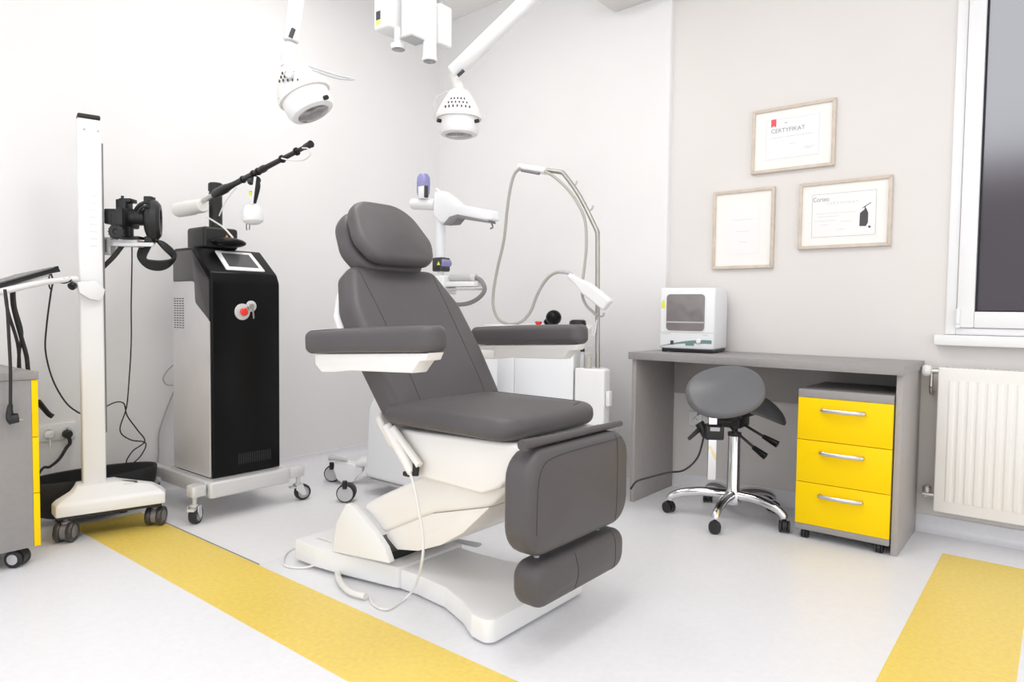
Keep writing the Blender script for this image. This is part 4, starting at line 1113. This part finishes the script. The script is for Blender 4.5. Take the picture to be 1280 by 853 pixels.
with Mi(bm, 1): cyl(bm, rp(590, 347), rp(595, 347), .019, bev=.002)
box(bm, rp(563, 363) + V((0, -.04, 0)), rp(600, 360.5) + V((0, .04, 0)))
obj('grip_holder', bm, ['greyl', 'silverl'], hb)
bm = newbm(); box(bm, rp(563, 359) + V((0, -.035, 0)), rp(598, 352) + V((0, .035, 0)), .003); obj('holder_shelf', bm, 'white', hb)
bm = newbm(); tube(bm, [rp(590, 347), rp(599, 349), rp(605, 357), rp(605, 365), rp(598, 373), rp(587, 379), rp(574, 381), rp(560, 380), rp(552, 388)], .011, 10); obj('black_hose', bm, 'greyp', T)

# ================================================================== WHITE TREATMENT CART WITH POLE
T = thing('treatment_cart', (-2.1, 3.05, 0), 'white cart with a bent steel pole and grey hoses behind the far armrest', 'medical cart')
FY = 2.85
bm = newbm(); prism(bm, rpoly([(-2.50, FY + .006), (-1.911, FY + .006), (-1.95, 2.97), (-2.15, 3.32), (-2.50, 3.32)], .02), .07, .855, bev=.006); bo = obj('body', bm, 'white', T)
bm = newbm(); box(bm, (-2.496, FY, .09), (-2.293, FY + .0055, .80), .002); obj('door', bm, 'whiteb', T)
bm = newbm(); box(bm, (-2.288, FY, .09), (-1.912, FY + .0055, .80), .002); obj('door', bm, 'whiteb', T)
bm = newbm(); prism(bm, rpoly([(-2.51, FY - .012), (-1.835, FY - .012), (-1.86, 2.93), (-2.10, 3.33), (-2.51, 3.33)], .025), .8555, .892, bev=.010, seg=3); obj('top', bm, 'white', T)
bm = newbm(); prism(bm, rpoly([(-1.9095, FY + .007), (-1.735, FY + .007), (-1.745, 2.93), (-1.80, 2.99), (-1.9095, 2.99)], .012), .07, .686, bev=.012, seg=3); obj('side_pod', bm, 'white', T)
bm = newbm(); a, b_ = at(749, 506, Y=2.90), at(757, 488, Y=2.90); box(bm, (-1.734, 2.872, a.z), (-1.712, 2.90, b_.z), .004); obj('side_socket', bm, 'white', T)
bm = newbm(); c = at(673, 407, Y=2.95); c.z = .892; lathe(bm, [(.014, 0), (.014, .008), (.019, .009), (.019, .018), (.012, .022), (0, .022)], c, (0, 0, 1), 20); obj('stop_button', bm, 'red', T)
bm = newbm(); c = at(692, 400, Y=2.95); ell(bm, (c.x, 2.95, .892 + .042), (.042, .042, .041)); ell(bm, (c.x - .055, 2.97, .892 + .018), (.02, .02, .018)); obj('bowl_lid', bm, 'gloss', T)
bm = newbm(); c = at(724, 404, Y=2.92); lathe(bm, [(.040, 0), (.042, .012), (.038, .03), (.03, .034), (0, .034)], (c.x, 2.91, .8925), (0, 0, 1), 20); lathe(bm, [(.02, 0), (.02, .026), (0, .028)], (c.x - .05, 2.94, .8925), (0, 0, 1), 16); obj('dial_knob', bm, 'black', T)
for px, h, m in ((727, .062, 'greyl'), (735, .05, 'cableg')):
    c = at(px, 455, Y=2.885); c.x += .004; bm = newbm(); lathe(bm, [(.0, 0), (.014, 0), (.014, h), (.009, h + .008), (.009, h + .018), (0, h + .018)], (c.x, 2.885, .6868), (0, 0, 1), 18)
    b2 = obj('bottle', bm, m); b2['label'] = ('small clear bottle with a dark cap on the cart pod' if px == 727 else 'small grey bottle nearest the steel pole on the cart pod'); b2['category'] = 'bottle'
    if px == 727:
        bm = newbm(); lathe(bm, [(.011, h + .0185), (.011, h + .032), (.006, h + .038), (0, h + .038)], (c.x, 2.885, .6868), (0, 0, 1), 16); obj('bottle_cap', bm, 'black', b2)
PY = 2.94
def pp(a, b_, dy=0): return at(a, b_, Y=PY + dy)
bm = newbm(); pz = pp(747, 455)
tube(bm, [V((pz.x, PY, .687)), pp(747, 420), pp(747, 350), pp(747, 296), pp(746.5, 290), pp(744, 284), pp(725, 246), pp(706, 219), pp(701, 215.5), pp(695, 214.5), pp(670, 211.5)], .0115, 12, k=3); po = obj('pole', bm, 'steel', T)
bm = newbm(); cyl(bm, pp(648, 209), pp(683, 214), .020, .020, bev=.006); obj('hose_holder', bm, 'white', po)
bm = newbm(); cyl(bm, pp(652, 213, -.02), pp(674, 217, -.02), .008); obj('holder_trim', bm, 'greyp', po)
bm = newbm()
for a in ((716, 232, 720, 229), (736, 264, 740, 260), (748, 396, 754, 394)): tube(bm, [pp(a[0], a[1]), pp(a[2], a[3] + 1), pp(a[2] + 1, a[3] - 3)], .005, 8)
obj('cable_hook', bm, 'greyl', po)
bm = newbm(); tube(bm, path([(650, 210), (643, 218), (638, 235), (634, 262), (630, 300), (622, 335), (617, 365), (617, 385), (624, 400), (638, 405.5), (652, 402), (663, 390), (671, 370), (681, 352), (692, 342), (704, 340), (714, 343)], Y=PY - .03), .0085, 10); obj('hose', bm, 'cableg', po)
bm = newbm(); tube(bm, path([(681, 214), (694, 222), (710, 237), (722, 254), (731, 275), (733, 305), (731, 330), (728, 355), (728, 370), (733, 382), (741, 390), (747, 395)], Y=PY - .02), .0075, 10); obj('hose', bm, 'cableg', po)
bm = newbm(); a, b_ = pp(712, 344, -.05), pp(760, 381, -.05)
L = (b_ - a).length; d = (b_ - a).normalized(); s_ = d.cross(V((0, 1, 0))).normalized()
pad(bm, rpoly([(0, -.014), (L * .25, -.020), (L * .45, -.034), (L, -.036), (L + .01, .03), (L * .5, .034), (L * .2, .018), (0, .012)], .012, 4), .045, .012, a, d, s_, .0); obj('handpiece', bm, 'white', po)
bm = newbm(); tube(bm, path([(716, 345), (710, 341), (700, 340)], Y=PY - .03), .0105, 10); obj('hose_sleeve', bm, 'greyl', po)
bm = newbm(); tube(bm, [pp(746, 400, -.02), pp(744, 415, -.02), pp(742, 420, -.02), pp(740, 412, -.02), pp(746, 402, -.02)], .003, 8); tube(bm, [pp(728, 443), pp(734, 436), pp(739, 432)], .003, 8); obj('hook_loop', bm, 'cablew', po)

# ================================================================== EXAM LAMPS AND CEILING UNIT
def lamp_head(t, hc, axis, k, side, dotn):
    """dome + drum + lens along axis from the neck at hc"""
    axis = axis.normalized()
    bm = newbm(); lathe(bm, [(0, 0), (.026, 0), (.042, .010), (.066, .045), (.088, .085), (.098, .112), (.098, .128), (0, .128)], hc, axis, 36)
    dm = obj('lamp_housing', bm, 'whitew', t)
    bm = newbm()
    for r in range(3):
        for c in range(7 - (2 - r) * 1):
            h = .06 + r * .018; rad = .066 + (h - .045) * .55 + .0006
            an = (c - (7 - (2 - r)) / 2 + .5) * .19
            x, y = side, axis.cross(side).normalized()
            dirn = (y * math.cos(an) + x * math.sin(an)).normalized()
            p = hc + axis * h + dirn * rad
            ell(bm, p, (.0035, .0035, .006), None, 8)
    obj('vent_holes', bm, 'inkd', dm)
    bm = newbm(); lathe(bm, [(.088, .1285), (.088, .175), (.080, .192), (.066, .198), (.062, .198)], hc, axis, 36); obj('lamp_drum', bm, 'white', t)
    bm = newbm(); lathe(bm, [(.0615, .196), (.055, .202), (.03, .205), (0, .206)], hc, axis, 30); obj('lamp_lens', bm, dotn, t)
    for s in (-1, 1):
        bm = newbm(); p = hc + axis * .150; dirn = (side * s * .85 - FW * .55).normalized()
        cyl(bm, p + dirn * .086, p + dirn * .104, .008)
        obj('clamp_screw', bm, 'black', t)
    return dm
right_ = V((math.cos(YAW), math.sin(YAW), 0)); fwd_ = V((-math.sin(YAW), math.cos(YAW), 0))
# left lamp
T = thing('examination_lamp', at(372, 5, d=2.5), 'white ceiling examination lamp tilted downward above the black laser machine', 'examination lamp', None)
n0 = at(361, 82, d=2.5); ax1 = (right_ * .46 + V((0, 0, -1)) * .88 - fwd_ * .02).normalized()
top0 = at(378, -60, d=2.5)
bm = newbm(); cyl(bm, at(364, 52, d=2.5), top0, .028, .030, 20, .004); cyl(bm, top0, V((top0.x, top0.y, ZC - .03)), .03); lathe(bm, [(.09, 0), (.085, .028), (0, .029)], V((top0.x, top0.y, ZC - .0305)), (0, 0, 1)); obj('arm', bm, 'white', T)
bm = newbm(); p = at(366, 40, d=2.468); cyl(bm, at(367, 36, d=2.472), at(363, 47, d=2.472), .008); obj('arm_slot', bm, 'inkd', T)
bm = newbm(); tube(bm, [at(364, 55, d=2.5), at(361, 70, d=2.5), n0 - ax1 * .0 + ax1 * .005], .025, 14, radii=(.022, .030)); obj('neck', bm, 'white', T)
dm = lamp_head(T, n0, ax1, 1, right_, 'lens')
bm = newbm(); h0 = at(386, 83, d=2.46); tube(bm, [h0, at(405, 89, d=2.42), at(425, 95, d=2.40), at(440, 98, d=2.40), at(441, 99.5, d=2.40), at(425, 98.5, d=2.40), at(408, 94, d=2.42), at(390, 88, d=2.45)], .0032, 8); obj('wire_handle', bm, 'greyl', T)
bm = newbm(); p = n0 + ax1 * .075 - fwd_ * .08; lathe(bm, [(.016, 0), (.016, .02), (.012, .026), (0, .026)], p, -fwd_, 18); obj('pivot_knob', bm, 'silverl', T)
# right lamp
T = thing('examination_lamp', at(620, 45, d=2.95), 'white ceiling examination lamp on a slanting arm pointing straight down over the chair', 'examination lamp', None)
n1 = at(574, 112, d=2.95); ax2 = V((0, 0, -1))
top1 = at(690, -28, d=2.75)
bm = newbm(); e0 = at(566, 92, d=2.95); cyl(bm, e0, top1, .034, .034, 20, .006); cyl(bm, top1, V((top1.x, top1.y, ZC - .03)), .034); lathe(bm, [(.09, 0), (.085, .028), (0, .029)], V((top1.x, top1.y, ZC - .0305)), (0, 0, 1)); obj('arm', bm, 'white', T)
bm = newbm(); cyl(bm, at(572, 95, d=2.91), at(580, 88, d=2.905), .007); obj('arm_slot', bm, 'inkd', T)
bm = newbm(); tube(bm, [e0, at(571, 102, d=2.95), n1 + V((0, 0, -.004))], .02, 14, radii=(.022, .024)); obj('neck', bm, 'whitew', T)
lamp_head(T, n1, ax2, 1, right_, 'lens')
bm = newbm()
tube(bm, [n1 + V((0, 0, .0)) - right_ * .02, n1 - right_ * .075 + V((0, 0, -.02)), n1 - right_ * .107 + V((0, 0, -.055)), n1 - right_ * .107 + V((0, 0, -.125))], .003, 8)
tube(bm, [n1 + right_ * .107 + V((0, 0, -.098)), n1 + right_ * .107 + V((0, 0, -.125))], .003, 8)
obj('wire_handle', bm, 'silverl', T)

# ceiling lighting unit with two lens barrels
uc = at(515, -20, d=2.6)
T = thing('ceiling_projector', (uc.x, uc.y, uc.z), 'cluster of white boxes with two lens barrels hanging from the ceiling', 'ceiling device')
R3 = Matrix(((right_.x, fwd_.x, 0), (right_.y, fwd_.y, 0), (0, 0, 1)))
Rb = R3 @ Matrix.Rotation(math.radians(-38), 3, 'Z')
def ubox(bm, px, py0, py1, w, dpt, d=2.6, bev=.008, rot=None):
    a, b_ = at(px, py0, d=d), at(px, py1, d=d)
    h = abs(a.z - b_.z); c = (a + b_) / 2
    box(bm, (-w / 2, -dpt / 2, -h / 2), (w / 2, dpt / 2, h / 2), bev, 3, Matrix.Translation(c) @ (rot or Rb).to_4x4())
bm = newbm(); ubox(bm, 489, -48, 40, .088, .10, 2.62); hb = obj('control_box', bm, 'white', T)
RbL = R3 @ Matrix.Rotation(math.radians(-38), 3, 'Z')
cbx = (at(489, -48, d=2.62) + at(489, 40, d=2.62)) / 2
bm = newbm(); mtx = Matrix.Translation((cbx.x, cbx.y, at(480, 18, d=2.57).z)) @ Rb.to_4x4()
box(bm, (-.028, -.0508, -.010), (-.004, -.0501, .022), 0, 2, mtx)
with Mi(bm, 1): box(bm, (-.028, -.0508, -.028), (-.004, -.0501, -.012), 0, 2, mtx)
obj('rating_label', bm, ['inkd', 'warny'], hb)
bm = newbm(); cyl(bm, at(498, 55, d=2.60), at(498, 36, d=2.60), .016); lathe(bm, [(.027, 0), (.029, .006), (.029, .018), (.018, .024)], at(498, 62, d=2.6), (0, 0, 1), 26); lb = obj('lens_barrel', bm, 'white', T)
bm = newbm(); lathe(bm, [(.0, -.001), (.014, -.0015), (.025, -.0005)], at(498, 62, d=2.6), (0, 0, 1), 24); obj('lens', bm, 'lens', lb)
bm = newbm(); ubox(bm, 517, -44, 48, .060, .075, 2.56); sb = obj('centre_box', bm, 'white', T)
a = at(517, 49.5, d=2.56); bm = newbm(); box(bm, (-.034, -.042, -.004), (.034, .042, .004), .002, 2, Matrix.Translation(a) @ Rb.to_4x4()); obj('bottom_plate', bm, 'greyl', sb)
bm = newbm(); a, b_ = at(537, 75, d=2.58), at(537, -44, d=2.58); cyl(bm, a, b_, .026, .026, 28, .003); lathe(bm, [(.024, 0), (.029, .002), (.029, .010), (.026, .014)], a + V((0, 0, -.006)), (0, 0, 1), 26); lb = obj('lens_barrel', bm, 'white', T)
bm = newbm(); lathe(bm, [(.0, -.002), (.012, -.0025), (.023, -.001)], a + V((0, 0, -.006)), (0, 0, 1), 24); obj('lens', bm, 'lens', lb)
bm = newbm(); ubox(bm, 552, 9, 59, .050, .07, 2.66, .008); obj('side_box', bm, 'white', T)
bm = newbm(); cyl(bm, at(551, 10, d=2.66), at(551, -44, d=2.66), .014); obj('side_post', bm, 'greyl', T)
bm = newbm(); tp = at(515, -46, d=2.6); box(bm, (-.20, -.10, 0), (.20, .10, .03), .006, 2, Matrix.Translation(tp) @ R3.to_4x4()); cyl(bm, tp + V((0, 0, .03)), V((tp.x, tp.y, ZC - .0305)), .035); lathe(bm, [(.10, 0), (.095, .028), (0, .029)], V((tp.x, tp.y, ZC - .0305)), (0, 0, 1)); obj('ceiling_mount', bm, 'white', T)

# ================================================================== WORLD, CAMERA
w = bpy.data.worlds.new('room_light'); S.world = w; w.use_nodes = True
bg = w.node_tree.nodes['Background']; bg.inputs[0].default_value = (.97, .98, 1, 1); bg.inputs[1].default_value = 1.3
cam = bpy.data.cameras.new('camera'); cam.lens = 24; cam.sensor_width = 36; cam.sensor_fit = 'HORIZONTAL'; cam.clip_start = .02
co = bpy.data.objects.new('photo_camera', cam); COL.objects.link(co)
co.matrix_world = Matrix(((RT.x, UP.x, -FW.x, CAM.x), (RT.y, UP.y, -FW.y, CAM.y), (RT.z, UP.z, -FW.z, CAM.z), (0, 0, 0, 1)))
S.camera = co
S.view_settings.view_transform = 'Standard'; S.view_settings.look = 'None'; S.view_settings.gamma = 1
S.view_settings.use_curve_mapping = False
S.view_settings.exposure = .33
